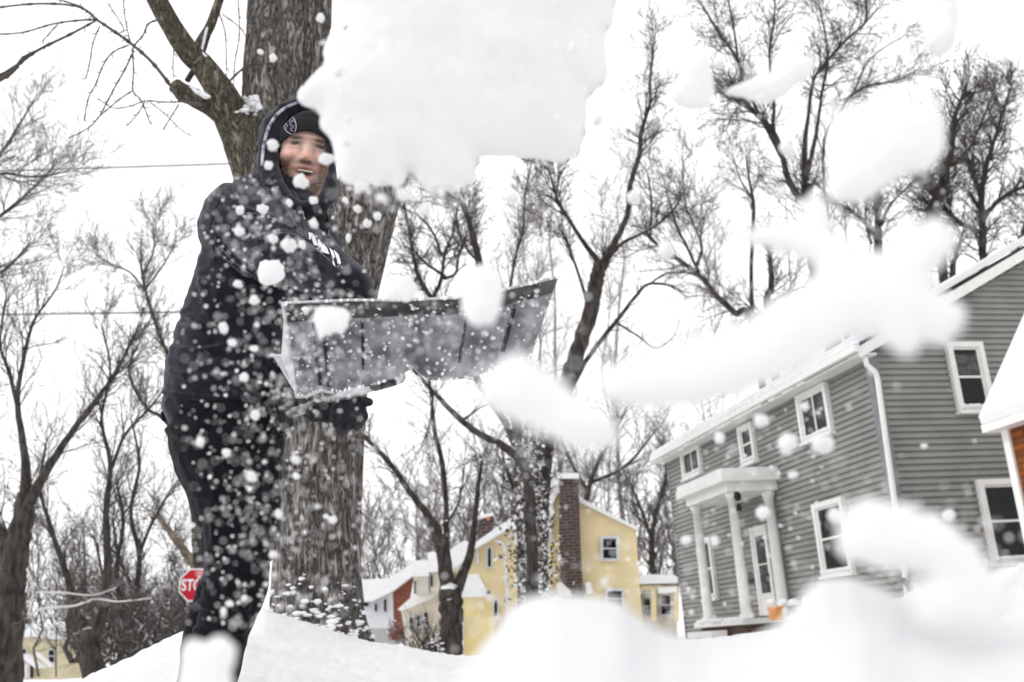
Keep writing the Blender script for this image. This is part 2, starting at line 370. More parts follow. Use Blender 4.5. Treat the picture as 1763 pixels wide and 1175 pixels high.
def window(par, o, d, nrm, u0, u1, z0, z1, fr=.11, dep=.13, style='h', name='window', sash=WHITE, curtain=False, sill=True):
    if u0 > u1: u0, u1 = u1, u0
    p = lambda u, z, k=0: o + d*u + Zd*z + nrm*k
    mb = MB(); k0 = .0
    mb.boxf(p(u0, z0, k0), d*fr, Zd*(z1-z0), nrm*dep); mb.boxf(p(u1-fr, z0, k0), d*fr, Zd*(z1-z0), nrm*dep)
    mb.boxf(p(u0+fr, z1-fr, k0), d*(u1-u0-2*fr), Zd*fr, nrm*(dep-.003)); mb.boxf(p(u0+fr, z0, k0), d*(u1-u0-2*fr), Zd*fr*.9, nrm*(dep+.02))
    wf = mb.build(name, WHITE, par)
    wi, zi = (u0+fr, u1-fr), (z0+fr*.9, z1-fr)
    mb = MB(); t = .045; S_ = .06
    mb.boxf(p(wi[0], zi[0], .06), d*t, Zd*(zi[1]-zi[0]), nrm*.025); mb.boxf(p(wi[1]-t, zi[0], .06), d*t, Zd*(zi[1]-zi[0]), nrm*.025)
    mb.boxf(p(wi[0]+t, zi[1]-t, .06), d*(wi[1]-wi[0]-2*t), Zd*t, nrm*.022)
    mb.boxf(p(wi[0]+t, zi[0], .06), d*(wi[1]-wi[0]-2*t), Zd*t, nrm*.022)
    if style == 'h': mb.boxf(p(wi[0]+t, (zi[0]+zi[1])/2-t/2, .06), d*(wi[1]-wi[0]-2*t), Zd*t, nrm*.022)
    else: mb.boxf(p((wi[0]+wi[1])/2-t/2, zi[0]+t, .06), d*t, Zd*(zi[1]-zi[0]-2*t), nrm*.022)
    mb.build('sash', WHITE, wf)
    mb = MB(); mb.boxf(p(wi[0]+t*.5, zi[0]+t*.5, .048), d*(wi[1]-wi[0]-t), Zd*(zi[1]-zi[0]-t), nrm*.012); mb.build('pane', GLASS, wf)
    if curtain:
        mb = MB(); zc = (zi[0]+zi[1])/2+t
        mb.boxf(p(wi[0]+t*1.3, zc, .0615), d*(wi[1]-wi[0]-2.6*t), Zd*(zi[1]-zc)*.75, nrm*.003); mb.build('curtain', CURTAIN, wf)
    if sill:
        mb = MB(); mb.boxf(p(u0-.03, z0-.05, 0), d*(u1-u0+.06), Zd*.05, nrm*(dep+.05)); mb.build('sill', WHITE, wf)
        mb = MB(); r2 = random.Random(int(u0*91)); n = 9
        for i in range(n): mb.ball(p(u0+.1+(u1-u0-.2)*i/(n-1), z0+fr*.8, dep+.0), .07, r2, 7, 5, (1, 1, .6+.3*r2.random()), .1)
        mb.build('sill_snow', SNOW, wf, True)
    return wf
def bb(fn, pts):
    h_ = [fn(*q) for q in pts]      # LT RT RB LB
    return ((h_[0][0]+h_[3][0])/2, (h_[1][0]+h_[2][0])/2, (h_[2][1]+h_[3][1])/2, (h_[0][1]+h_[1][1])/2)
for pts, st in (([(1376, 683), (1427, 657), (1440, 743), (1389, 766)], 'v'), ([(1275, 736), (1301, 725), (1307, 796), (1284, 800)], 'h'),
            ([(1177, 775), (1209, 764), (1213, 815), (1181, 826)], 'v'), ([(1406, 869), (1457, 854), (1476, 985), (1423, 995)], 'h'),
            ([(1207, 930), (1230, 923), (1238, 1030), (1216, 1034)], 'h')):
    u0, u1, z0, z1 = bb(hF, pts); window(house, C0, Fd, nF, u0, u1, z0, z1, style=st)
u0, u1, z0, z1 = bb(hG, [(1624, 592), (1686, 591), (1708, 710), (1645, 711)]); window(house, C0, Gd, nG, u0, u1, z0, z1, curtain=True)
u0, u1, z0, z1 = bb(hG, [(1676, 828), (1772, 824), (1802, 968), (1704, 972)]); window(house, C0, Gd, nG, u0, u1, z0, z1)
# door
u0, u1, z0, z1 = bb(hF, [(1297, 909), (1325, 902), (1342, 1057), (1313, 1061)]); u0, u1 = min(u0, u1), max(u0, u1)
pf = lambda u, z, k=0: C0 + Fd*u + Zd*z + nF*k
mb = MB(); mb.boxf(pf(u0, z0, 0), Fd*.1, Zd*(z1-z0), nF*.1); mb.boxf(pf(u1-.1, z0, 0), Fd*.1, Zd*(z1-z0), nF*.1); mb.boxf(pf(u0+.1, z1-.12, 0), Fd*(u1-u0-.2), Zd*.12, nF*.077)
mb.boxf(pf(u0+.1, z0, .0), Fd*(u1-u0-.2), Zd*(z1-z0-.12), nF*.06); dr = mb.build('door', WHITE, house)
gh = (z1-z0-.12)
mb = MB(); mb.boxf(pf(u0+.22, z0+gh*.26, .06), Fd*(u1-u0-.44), Zd*gh*.33, nF*.012); mb.boxf(pf(u0+.22, z0+gh*.61, .06), Fd*(u1-u0-.44), Zd*gh*.33, nF*.012); mb.build('pane', GLASS, dr)
mb = MB(); mb.ball(pf(u0+.17, z0+gh*.45, .10), .05, None, 8, 6); mb.build('handle', BLACK, dr)
mb = MB(); q = hF(1295, 995); mb.boxf(pf(q[0]-.12, q[1]-.15, .0), Fd*.28, Zd*.3, nF*.14); mb.build('mailbox', BLACK, house)
# porch
uc, zc_top = hF(1343, 812)
def solve(fn, target, lo, hi):
    flo = fn(lo) > target
    for _ in range(50):
        mid = (lo+hi)/2
        if (fn(mid) > target) == flo: lo = mid
        else: hi = mid
    return lo
base = C0 + Fd*uc + Zd*zc_top
dG = solve(lambda t: proj(base - Gd*t)[0], 1241, 0, 6)
B = base - Gd*dG
wF = solve(lambda t: proj(B + Fd*t)[0], 1163, 0, 9)
porch = MB(); zf = hF(1340, 1062)[1]
hh = M1(1240, 806, B.y)*30
porch.boxf(B - Zd*hh*.45, Fd*wF, Gd*(dG), Zd*hh*.45)
porch.boxf(B - Zd*hh + Gd*.18 + Fd*.18, Fd*(wF-.36), Gd*(dG-.19), Zd*(hh*.55)-Zd*.003)
po = porch.build('porch_roof', WHITE, house)
mb = MB(); mb.boxf(B + Gd*.03 + Fd*.03 + Zd*.003, Fd*(wF-.06), Gd*(dG-.05), Zd*.12); mb.build('porch_snow', SNOW, po)
def column(p0, zt, r=.12):
    mb = MB(); ht = zt - zf
    prof = [(0, r*1.35), (.1, r*1.35), (.1, r*1.05), (ht*.35, r), (ht-.2, r*.82), (ht-.2, r*.95), (ht-.12, r*.95), (ht-.1, r*1.2), (ht-.003, r*1.2)]
    mb.tube([Vector((p0.x, p0.y, zf + a + i*1e-4)) for i, (a, b) in enumerate(prof)], [b for a, b in prof], 20); mb.build('column', WHITE, house, True)
column(B + Gd*.36 + Fd*.36, B.z - hh); column(B + Gd*.36 + Fd*(wF-.36), B.z - hh); column(B + Gd*(dG-.2) + Fd*.36, B.z - hh, .13)
mb = MB(); mb.boxf(B + Gd*.1 + Fd*.1 + Zd*(zf-B.z-.13), Fd*(wF-.1), Gd*(dG+.0), Zd*.12)
mb.boxf(B - Gd*.3 + Fd*.9 + Zd*(zf-B.z-.36), Fd*(wF-1.4), Gd*(.38), Zd*.14); mb.build('porch_floor', WHITE, house)
BRK = brick_mat('porch_brick', (.12, .05, .035), (.08, .04, .03), (.2, .19, .18))
mb = MB(); mb.boxf(B + Gd*.2 + Fd*.2 + Zd*(ZB-.4-B.z), Fd*(wF-.4), Gd*(dG-.3), Zd*(zf-.135-ZB+.4)); mb.build('porch_base', BRK, house)
mb = MB(); rg = random.Random(7)
for i in range(26): mb.ball(B + Gd*(.15+rg.random()*.3) + Fd*(.2+wF*i/27) + Zd*(zf-B.z), .14, rg, 7, 5, (1.2, 1.6, .4), .1)
mb.build('porch_floor_snow', SNOW, house, True)
lp = P(1269, 850, B.y + .3)
mb = MB(); mb.tube([lp + Zd*.25, lp + Zd*.02], .015, 6); mb.ball(lp - Zd*.06, .09, None, 8, 6, (1, 1, 1.3)); mb.tube([P(1272, 868, B.y+.3), P(1273, 880, B.y+.3)], [.05, .07], 8); mb.build('porch_lamp', BLACK, house)
# box on the porch steps
ORANGE = mat('orange_plastic', (.75, .28, .02), rough=.45)
ob = empty('storage_bin', P(1341, 1058, 20.4), 'orange plastic bin heaped with snow at the foot of the porch pillar', 'bin')
bp_ = Vector(ob.location); mb = MB(); mb.boxf(bp_ + Vector((-.13, 0, -.12)), (.22, .02, 0), (0, .26, 0), (-.02, 0, .24)); mb.build('body', ORANGE, ob)
mb = MB(); mb.boxf(bp_ + Vector((-.16, -.03, .12)), (.27, .02, 0), (0, .3, 0), (0, 0, .03)); mb.build('rim', ORANGE, ob)
mb = MB(); rg = random.Random(9)
for i in range(14): mb.ball(bp_ + Vector((-.1+.8*rg.random(), .1, .14+.1*rg.random())), .1, rg, 8, 6, (1, 1, .7), .15)
mb.build('snow_heap', SNOW, ob, True)
mb = MB(); mb.boxf(bp_ + Vector((.25, .03, -.05)), (.5, 0, 0), (0, .3, 0), (0, 0, .2)); mb.build('tool_tray', BLACK, ob)

# ---------------------------------------------------------------- brick house at the right edge
BR2 = brick_mat('orange_brick', (.30, .085, .012), (.17, .05, .012), (.05, .03, .02), 3.2)
bh = P(1728, 742, 14.6); bz = EYE-.4
bho = empty('brick_house', (bh.x, bh.y, bz), 'brown brick house with a steep snowy roof at the right edge', 'house')
mb = MB(); o = Vector((bh.x, bh.y, bz)); zt = bh.z
mb.boxf(o + Gd*.02 - Fd*7.9, Fd*7.9, Gd*6, Zd*(zt-bz)); mb.build('wall', BR2, bho)
mb = MB(); mb.boxf(o - Gd*.02 - Fd*.1, Fd*.14, Gd*.12, Zd*(zt-bz)); mb.build('corner_board', WHITE, bho)
mb = MB(); e = o + Zd*(zt-bz) - Gd*.25 + Fd*.15; sl = (Gd*1.0 + Zd*1.35)
mb.prism([e, e + Gd*.28, e + Gd*.28 + Zd*.12, e + Zd*.12], -Fd*8.2); mb.build('gutter', WHITE, bho)
mb = MB(); e2 = e + Zd*.13 + Gd*.02; mb.prism([e2, e2 + sl*3, e2 + sl*3 + Zd*.16 - Gd*.05, e2 + Zd*.12 - Gd*.03], -Fd*8.2); mb.prism([e2 + Gd*.4 - Zd*.12, e2 + Gd*5.7 - Zd*.12, e2 + sl*3 + Gd*.03 - Zd*.0, e2 + sl*2.9 - Zd*.02], -Fd*7.9)
mb.build('snow_covered_roof', SNOW, bho)

# ---------------------------------------------------------------- far houses, drawn as extruded fronts at their own distance
YEL = mat('yellow_siding', (.80, .67, .40), rough=.7, noise_amt=.06, nscale=1.0)
YEL2 = mat('deep_yellow_siding', (.78, .64, .30), rough=.7, noise_amt=.08, nscale=1.0)
CREAM = mat('cream_siding', (.74, .70, .63), rough=.8, noise_amt=.1, nscale=1.5)
FBR = brick_mat('red_brick', (.28, .075, .04), (.2, .06, .035), (.2, .14, .12), 2)
CBR = brick_mat('chimney_brick', (.085, .048, .042), (.05, .032, .03), (.2, .18, .17), 2)
LAV = mat('pale_trim', (.72, .72, .76), rough=.6)
def pr(par, name, pts, Y, dep, mt, smooth=False):
    mb = MB(); mb.prism([P(x, y, Y) for x, y in pts], Vector((0, dep, 0))); return mb.build(name, mt, par)
def rect(x0, y0, x1, y1): return [(x0, y0), (x1, y0-.0), (x1, y1), (x0, y1)]
def fwin(par, x0, y0, x1, y1, Y, fr=5, mull=True, sn=True):
    f = pr(par, 'window', rect(x0-fr, y0-fr, x1+fr, y1+fr), Y, .2, LAV)
    pr(f, 'pane', rect(x0, y0, x1, y1), Y-.06, .05, GLASS)
    if mull: pr(f, 'sash', rect(x0, (y0+y1)/2-.8, x1, (y0+y1)/2+.8), Y-.1, .03, LAV)
    return f
Y1 = 47
h1 = empty('house', P(1030, 1090, Y1), 'yellow gabled house with a tall brick chimney on its end wall', 'house')
pr(h1, 'wall', [(947, 925), (952, 864), (960, 845), (996, 861), (1095, 913), (1110, 1125), (953, 1125)], Y1, 7, YEL)
pr(h1, 'roof_snow', [(943, 926), (948, 860), (958, 838), (997, 856), (1097, 908), (1099, 914), (996, 864), (960, 849), (953, 866), (949, 927)], Y1-.25, 7.5, SNOW)
ch = pr(h1, 'chimney', [(964, 824), (996, 824), (1000, 950), (1006, 1042), (968, 1042), (963, 940)], Y1-.8, .78, CBR)
pr(ch, 'chimney_cap', rect(959, 815, 997, 824), Y1-.95, 1.1, SNOW)
fwin(h1, 1039, 928, 1061, 961, Y1-.2); fwin(h1, 1047, 1018, 1070, 1046, Y1-.2)
pr(h1, 'lean_to_snow', [(957, 1006), (966, 1002), (982, 1018), (984, 1028), (960, 1028)], Y1-1.2, 1.0, SNOW)
pr(h1, 'bay_snow', [(1008, 1004), (1016, 1002), (1022, 1022), (1010, 1024)], Y1-1.2, 1.0, SNOW)
sp = pr(h1, 'side_porch', rect(1104, 1008, 1166, 1016), Y1+.5, 3, YEL)
pr(sp, 'porch_roof_snow', [(1100, 993), (1108, 989), (1160, 990), (1167, 994), (1167, 1004), (1100, 1006)], Y1+.2, 3.4, SNOW)
pr(sp, 'snow_shelf', [(1134, 1012), (1166, 1010), (1166, 1020), (1134, 1022)], Y1+.1, .3, SNOW)
for x in (1121, 1160): pr(sp, 'post', rect(x, 1014, x+9, 1070), Y1+.4, .3, YEL)
pr(sp, 'wall', rect(1104, 1016, 1166, 1125), Y1+1.2, 2, CREAM)
fwin(sp, 1109, 1030, 1119, 1058, Y1+.95, 2); fwin(sp, 1139, 1026, 1154, 1058, Y1+.95, 2)

Y2 = 42
h2 = empty('house', P(850, 1110, Y2), 'yellow house with a steep snowy gable, white downspout and small hooded bay', 'house')
pr(h2, 'wall', [(812, 950), (880, 907), (889, 935), (897, 965), (906, 1000), (912, 1040), (914, 1130), (800, 1130), (800, 1000)], Y2, 6, YEL)
pr(h2, 'roof_snow', [(775, 946), (800, 930), (814, 937), (878, 893), (883, 906), (818, 945), (812, 950), (806, 962), (776, 980)], Y2-.5, 7, SNOW)
pr(h2, 'fascia', [(882, 906), (886, 908), (900, 958), (901, 972), (896, 972), (893, 955)], Y2-.25, .2, LAV)
mb = MB(); mb.tube([P(852, 931, Y2-.2), P(864, 935, Y2-.2), P(868, 942, Y2-.2), P(873, 1030, Y2-.2), P(876, 1110, Y2-.2)], .07, 6); mb.build('downspout', LAV, h2)
ch = pr(h2, 'chimney', [(823, 893), (850, 888), (847, 918), (824, 932)], Y2+1.5, 1, CBR)
pr(ch, 'chimney_snow', [(822, 889), (848, 882), (851, 887), (823, 895)], Y2+1.4, 1.1, SNOW)
pr(ch, 'chimney_pot', rect(838, 890, 843, 896), Y2+1.2, .2, mat('terracotta', (.6, .2, .06)))
fwin(h2, 840, 944, 845, 976, Y2-.15, 3, False); f_ = pr(h2, 'shutter', rect(820, 946, 824, 970), Y2-.2, .15, LAV)
bay = pr(h2, 'bay', [(797, 1028), (850, 1026), (852, 1130), (792, 1130)], Y2-1.4, 1.38, YEL2)
pr(bay, 'bay_roof', [(806, 990), (822, 988), (840, 1022), (841, 1027), (794, 1029)], Y2-1.55, 1.5, SNOW)
fwin(bay, 851, 1034, 856, 1062, Y2-1.5, 2.5, False); pr(bay, 'lamp', rect(838, 1018, 845, 1024), Y2-1.8, .2, BLACK)
pr(bay, 'front_door', rect(793, 1062, 799, 1125), Y2-1.55, .12, LAV)

Y3 = 45
h3 = empty('house', P(735, 1100, Y3), 'low cream cape house with snowy dormers and a sweeping curved eave', 'house')
pr(h3, 'wall', [(690, 1050), (735, 1034), (768, 1008), (780, 1000), (790, 1125), (702, 1125)], Y3, 5, CREAM)
pr(h3, 'gable_panel', [(757, 1012), (768, 1004), (766, 1038), (756, 1040)], Y3-.15, .1, YEL)
pr(h3, 'roof_snow', [(684, 1050), (706, 1030), (712, 1000), (718, 985), (735, 972), (776, 960), (780, 996), (766, 1014), (740, 1032), (712, 1044), (690, 1052)], Y3-.5, 5, SNOW)
d1 = pr(h3, 'dormer', rect(714, 990, 738, 1022), Y3-1.2, .68, CREAM); pr(d1, 'dormer_roof_snow', [(711, 966), (736, 964), (739, 992), (712, 993)], Y3-1.4, .9, SNOW); fwin(d1, 713, 1000, 716, 1022, Y3-1.4, 1, False)
d2 = pr(h3, 'dormer', rect(741, 984, 757, 1018), Y3-1.2, .68, CREAM); pr(d2, 'dormer_roof_snow', [(736, 952), (747, 949), (759, 984), (738, 986)], Y3-1.4, .9, SNOW); fwin(d2, 741, 990, 745, 1010, Y3-1.4, 1, False)
for x0, y0, x1, y1 in ((706, 1064, 710, 1084), (718, 1060, 722, 1080), (730, 1055, 736, 1084)): fwin(h3, x0, y0, x1, y1, Y3-.2, 1.2)

Y4 = 52
h4 = empty('house', P(655, 1085, Y4), 'white house with a red brick gable and thick snow on its low roof', 'house')
pr(h4, 'wall', [(612, 1032), (640, 1036), (676, 1018), (678, 1082), (612, 1082)], Y4, 5, mat('white_siding', (.72, .73, .76), noise_amt=.05))
pr(h4, 'brick_gable', [(676, 1018), (710, 990), (714, 1092), (678, 1092)], Y4+.05, 5, FBR)
pr(h4, 'roof_snow', [(600, 1000), (617, 998), (670, 996), (708, 970), (713, 976), (712, 990), (676, 1018), (640, 1036), (612, 1036), (600, 1034)], Y4-.5, 6, SNOW)
pr(h4, 'foundation', [(625, 1080), (680, 1080), (680, 1110), (625, 1110)], Y4+.02, 4, mat('concrete', (.45, .45, .46)))
for x0, y0, x1, y1 in ((624, 1038, 634, 1044), (645, 1040, 649, 1053), (661, 1032, 665, 1053)): fwin(h4, x0, y0, x1, y1, Y4-.2, 1.5, False)

Y5 = 46
h5 = empty('house', P(60, 1165, Y5), 'yellow and white house seen between the trunks at the lower left', 'house')
pr(h5, 'wall', [(10, 1094), (62, 1092), (100, 1100), (104, 1170), (10, 1170)], Y5, 5, mat('faded_yellow', (.74, .66, .46)))
pr(h5, 'roof_snow', [(5, 1096), (12, 1078), (58, 1074), (104, 1098), (104, 1104), (60, 1096), (12, 1099)], Y5-.5, 6, SNOW)
pr(h5, 'garage', rect(0, 1142, 46, 1168), Y5-.6, .6, mat('garage_door', (.03, .03, .035)))
for x in (13, 42): pr(h5, 'post', rect(x, 1142, x+4, 1168), Y5-.9, .3, WHITE)
fwin(h5, 37, 1118, 43, 1130, Y5-.2, 2, False); fwin(h5, 84, 1120, 92, 1140, Y5-.2, 2)
pr(h5, 'stair_snow', [(33, 1130), (40, 1126), (70, 1150), (62, 1152)], Y5-1.2, .6, SNOW)
pr(h5, 'stair_rail', [(58, 1125), (62, 1123), (88, 1146), (86, 1150)], Y5-1.8, .3, WHITE)

# ---------------------------------------------------------------- trees
def cr(pts, k=5):
    out_ = []; n = len(pts)
    for i in range(n-1):
        p0, p1, p2, p3 = pts[max(i-1, 0)], pts[i], pts[i+1], pts[min(i+2, n-1)]
        for j in range(k):
            t = j/k; out_.append(.5*((2*p1) + (p2-p0)*t + (2*p0-5*p1+4*p2-p3)*t*t + (3*p1-p0-3*p2+p3)*t*t*t))
    out_.append(pts[-1]); return out_
def rdir(rng): 
    v = Vector((rng.gauss(0, 1), rng.gauss(0, 1), rng.gauss(0, 1))); return v.normalized()
def grow(mb, p, d, L, r, lvl, rng, rmin, dens=1.0, up=.06, wig=.21, sides=4):
    n = max(3, int(4 + L*1.2)) if lvl > 0 else 4
    n = min(n, 9); seg = L/n; pts = [p.copy()]; rs = [r]; q = p.copy(); dd = d.copy()
    for i in range(n):
        dd = (dd + rdir(rng)*wig + Zd*up).normalized(); q = q + dd*seg; t = (i+1)/n
        pts.append(q.copy()); rs.append(max(rmin*.7, r*(1-.75*t)))
        if lvl > 0 and t > .15:
            k = dens if rng.random() < (dens % 1 or 1) else dens
            for _ in range(int(dens) + (1 if rng.random() < dens % 1 else 0)):
                ax = dd.orthogonal().normalized(); ax = Matrix.Rotation(rng.uniform(0, 6.28), 3, dd) @ ax
                nd = Matrix.Rotation(rng.uniform(.35, .85), 3, ax) @ dd
                grow(mb, q, nd, L*rng.uniform(.38, .62)*(1-.3*t), max(rmin, rs[-1]*.62), lvl-1, rng, rmin, dens, up, wig*1.1, 3)
    mb.tube(pts, rs, sides if r > rmin*2.5 else 3, cap=False)
def tree(label, Y, limbs, seed, tw=(2, 60, 1.0), barkm=BARKF, twigm=TWIG, rmin=.42, up=.035, group=None, cat='tree', name='bare_tree', start=.3, spread=1.0):
    """limbs: list of ([(px,py,rpx)...], depth drift in m). tw: level, twig length in px, density per step"""
    rng = random.Random(seed); x0, y0, _ = limbs[0][0][0]
    bx = P(x0, y0, Y)
    if name == 'bare_tree': bx = Vector((bx.x, bx.y, ground_z(bx.x, bx.y, False)))
    root = empty(name, bx, label, cat, group)
    tm, cm = MB(), MB()
    for pts, dY in limbs:
        n = len(pts); V = [P(x, y, Y + dY*i/(n-1)) for i, (x, y, r) in enumerate(pts)]
        if pts is limbs[0][0] and name == 'bare_tree':
            gz = ground_z(V[0].x, V[0].y, False) - .3
            if V[0].z > gz + .3: V.insert(0, Vector((V[0].x - .1, V[0].y, gz))); pts = [(pts[0][0], pts[0][1], pts[0][2]*1.15)] + list(pts); n += 1
        m1 = M1(pts[0][0], pts[0][1], Y); pts = [(x, y, r*(.68 if r < 8 else (.68 + .32*min(1, (r-8)/6)))) for x, y, r in pts]
        C = cr(V, 6); Rr = []
        for i in range(n-1):
            for j in range(6): Rr.append((pts[i][2]*(1-j/6) + pts[i+1][2]*j/6)*m1)
        Rr.append(pts[-1][2]*m1)
        C = [c + rdir(rng)*Rr[i]*.15 for i, c in enumerate(C)]
        tm.tube(C, Rr, 9)
        lv, tl, dn = tw; rm = rmin*m1; Lt = tl*m1
        for i in range(int(len(C)*start), len(C)):
            t = i/(len(C)-1); dd = (C[min(i+1, len(C)-1)] - C[max(i-1, 0)]).normalized()
            if Rr[i]/m1 > 14: continue
            k = int(dn) + (1 if rng.random() < dn % 1 else 0)
            if i == len(C)-1: k += 2
            for _ in range(k):
                ax = dd.orthogonal().normalized(); ax = Matrix.Rotation(rng.uniform(0, 6.28), 3, dd) @ ax
                nd = Matrix.Rotation(rng.uniform(.25, .95)*spread, 3, ax) @ dd
                grow(cm, C[i], nd, Lt*rng.uniform(.5, 1.15), max(rm*1.2, min(Rr[i]*.5, rm*3.2)), lv, rng, rm, 1.3, up)
    tm.build('trunk', barkm, root, True)
    if cm.v: cm.build('crown', twigm, root)
    return root

# left side
tree('dark double trunked bare tree at the left edge of the picture', 17, [
  ([(12, 1190, 26), (14, 1080, 24), (22, 980, 23), (38, 900, 19), (44, 850, 14)], 0),
  ([(44, 870, 13), (42, 780, 9), (30, 690, 7), (45, 600, 5), (60, 550, 4), (95, 500, 2.5), (110, 460, 1.5)], 2),
  ([(40, 890, 12), (75, 820, 10), (120, 750, 8), (165, 690, 6), (200, 640, 4), (235, 570, 2.5)], -1.5),
  ([(16, 1000, 15), (2, 920, 12), (-20, 830, 9), (-30, 700, 7)], 1),
  ([(30, 700, 5), (15, 640, 4), (0, 590, 3), (10, 520, 2)], -1)], 11, (2, 100, .85), up=.09)
tree('bare tree forking low, in front of the yellow house at lower left', 21, [
  ([(160, 1190, 20), (157, 1130, 18), (155, 1085, 16)], 0),
  ([(152, 1100, 12), (128, 1040, 10), (112, 980, 8), (88, 910, 6), (70, 840, 4), (80, 760, 3)], 1.5),
  ([(160, 1100, 13), (180, 1040, 10), (185, 960, 9), (182, 880, 8), (190, 800, 6), (175, 720, 4), (190, 640, 3), (175, 560, 2)], -1),
  ([(188, 820, 5), (215, 750, 4), (260, 700, 3), (290, 660, 2)], 1)], 12, (2, 90, .95), up=.08)
tree('slender dark bare tree left of the stop sign', 27, [
  ([(236, 1130, 9), (232, 1040, 8), (240, 960, 7), (225, 880, 5), (240, 800, 4), (225, 720, 2)], 0),
  ([(238, 960, 5), (262, 900, 4), (290, 850, 2.5)], 1), ([(232, 1020, 5), (205, 960, 4), (195, 900, 3)], -1)], 13, (2, 80, .8))
tree('thin leaning bare tree just right of the forked trunk at lower left', 25, [
  ([(205, 1150, 9), (212, 1070, 8), (200, 990, 6), (212, 900, 5), (200, 830, 3)], 0),
  ([(208, 1050, 5), (180, 1000, 4), (165, 930, 3)], 1)], 14, (2, 80, .8))
tree('tall bare tree whose round twiggy top stands left of the man', 24, [
  ([(348, 1100, 13), (345, 1000, 12), (338, 900, 11), (325, 820, 10), (318, 740, 9), (300, 640, 7), (280, 590, 6), (262, 540, 5), (248, 490, 4), (242, 450, 3)], 0),
  ([(318, 760, 7), (280, 720, 5), (250, 700, 4), (222, 640, 3), (240, 590, 2)], -1),
  ([(248, 500, 3), (225, 470, 2.5), (190, 455, 2), (165, 440, 1.5)], 1), ([(244, 480, 3), (265, 430, 2), (262, 385, 1.5)], -1),
  ([(250, 500, 3), (285, 450, 2), (300, 420, 1.4)], 1)], 15, (2, 60, 1.4), barkm=BARKF, twigm=TWIGG, start=.45)
tree('pale tan barked tree leaning behind the stop sign', 30, [
  ([(362, 1100, 16), (352, 1010, 14), (335, 975, 11), (310, 940, 9), (285, 905, 7), (262, 880, 4)], 0),
  ([(352, 1010, 12), (350, 920, 9), (330, 860, 6), (322, 800, 4)], 1)], 16, (2, 75, .8), barkm=TANB, twigm=TWIGG)
tree('bare tree reaching in from outside the left edge with fanned upswept twigs', 20, [
  ([(-60, 420, 6), (-10, 380, 5), (40, 340, 3), (90, 290, 2)], 0), ([(-60, 330, 6), (-10, 280, 4), (30, 220, 3), (60, 170, 1.5)], 1),
  ([(-60, 330, 6), (0, 300, 4), (60, 305, 2.5), (120, 295, 1.5)], -1), ([(-60, 460, 5), (0, 470, 4), (50, 420, 2)], 1)], 17, (2, 80, 1.3), twigm=TWIGG, up=.07, start=.1)
tree('pale fallen snowy branches lying across the thicket at lower left', 15, [
  ([(48, 1065, 3.2), (62, 1052, 3.2), (95, 1046, 3), (130, 1043, 3), (165, 1032, 2.6), (205, 1036, 2), (260, 1030, 1.3)], 1),
  ([(60, 1020, 2.6), (110, 1021, 2.4), (160, 1025, 2), (200, 1012, 1.4)], 1), ([(46, 980, 2.6), (58, 1015, 2.4), (48, 1060, 3)], 0)], 18, (1, 40, .3), barkm=mat('pale_branch', (.6, .57, .54), snow=.4), twigm=TWIGG, name='fallen_branch', cat='branch')

# centre
tree('bare tree with a crooked fork standing right of the shovel blade', 23, [
  ([(922, 1085, 17), (928, 880, 16), (940, 760, 16), (975, 660, 16), (1000, 590, 15), (1020, 520, 15), (1030, 470, 14), (1038, 452, 13)], 0),
  ([(1038, 455, 10), (1060, 415, 8), (1080, 370, 7.5), (1085, 320, 7), (1100, 270, 6.5), (1104, 230, 6), (1118, 180, 4), (1120, 130, 3), (1128, 60, 2)], 1),
  ([(1035, 458, 9), (1010, 425, 6), (990, 395, 5), (965, 355, 4.5), (955, 330, 3), (945, 290, 1.5)], -1),
  ([(1040, 455, 7), (1070, 420, 5), (1110, 400, 4), (1140, 380, 4), (1168, 350, 3)], 1.5),
  ([(1018, 545, 6), (1005, 500, 4), (985, 440, 3), (970, 400, 1.5)], -1)], 21, (2, 85, 1.25), rmin=.45, start=.5)
tree('thin bare tree with a bent top leaning beside the forked trunk', 26, [
  ([(938, 1080, 9), (940, 880, 8), (950, 760, 8), (965, 700, 7), (990, 655, 7), (1020, 605, 6.5), (1060, 555, 6), (1095, 510, 5), (1115, 490, 4), (1145, 490, 3.5), (1163, 496, 2.5)], 0),
  ([(1060, 555, 3), (1100, 580, 2.5), (1130, 600, 2), (1160, 580, 1.3)], 1), ([(1120, 488, 2.5), (1150, 470, 2), (1190, 470, 1.2)], 0)], 22, (1, 45, .5), twigm=TWIGG, start=.6)
tree('bare tree with a thick broken looking trunk above the shovel', 24, [
  ([(900, 1085, 11), (897, 880, 11), (888, 720, 11), (872, 620, 11), (850, 560, 11), (832, 500, 10), (824, 450, 9.5), (815, 410, 9), (802, 365, 8), (790, 348, 6), (770, 338, 4), (750, 335, 2.5)], 0),
  ([(824, 450, 5), (805, 430, 4), (790, 400, 3), (785, 360, 2)], 1)], 23, (2, 85, .55), start=.4)
tree('tangled dark bare tree rising behind the shovel top edge', 26, [
  ([(908, 1085, 9), (905, 880, 9), (880, 750, 9), (815, 640, 9), (770, 560, 8), (740, 510, 7), (722, 480, 6), (712, 445, 4.5), (705, 400, 3.5), (695, 350, 2.5)], 0),
  ([(745, 515, 6), (760, 480, 5), (765, 440, 4), (780, 400, 3), (790, 350, 2)], 1),
  ([(765, 480, 5), (785, 470, 4), (790, 440, 3), (805, 400, 2)], 1), ([(765, 475, 4), (735, 455, 3.5), (720, 440, 3)], -1),
  ([(760, 440, 4), (745, 400, 3), (720, 370, 2)], 0)], 24, (2, 75, 1.2), start=.35)
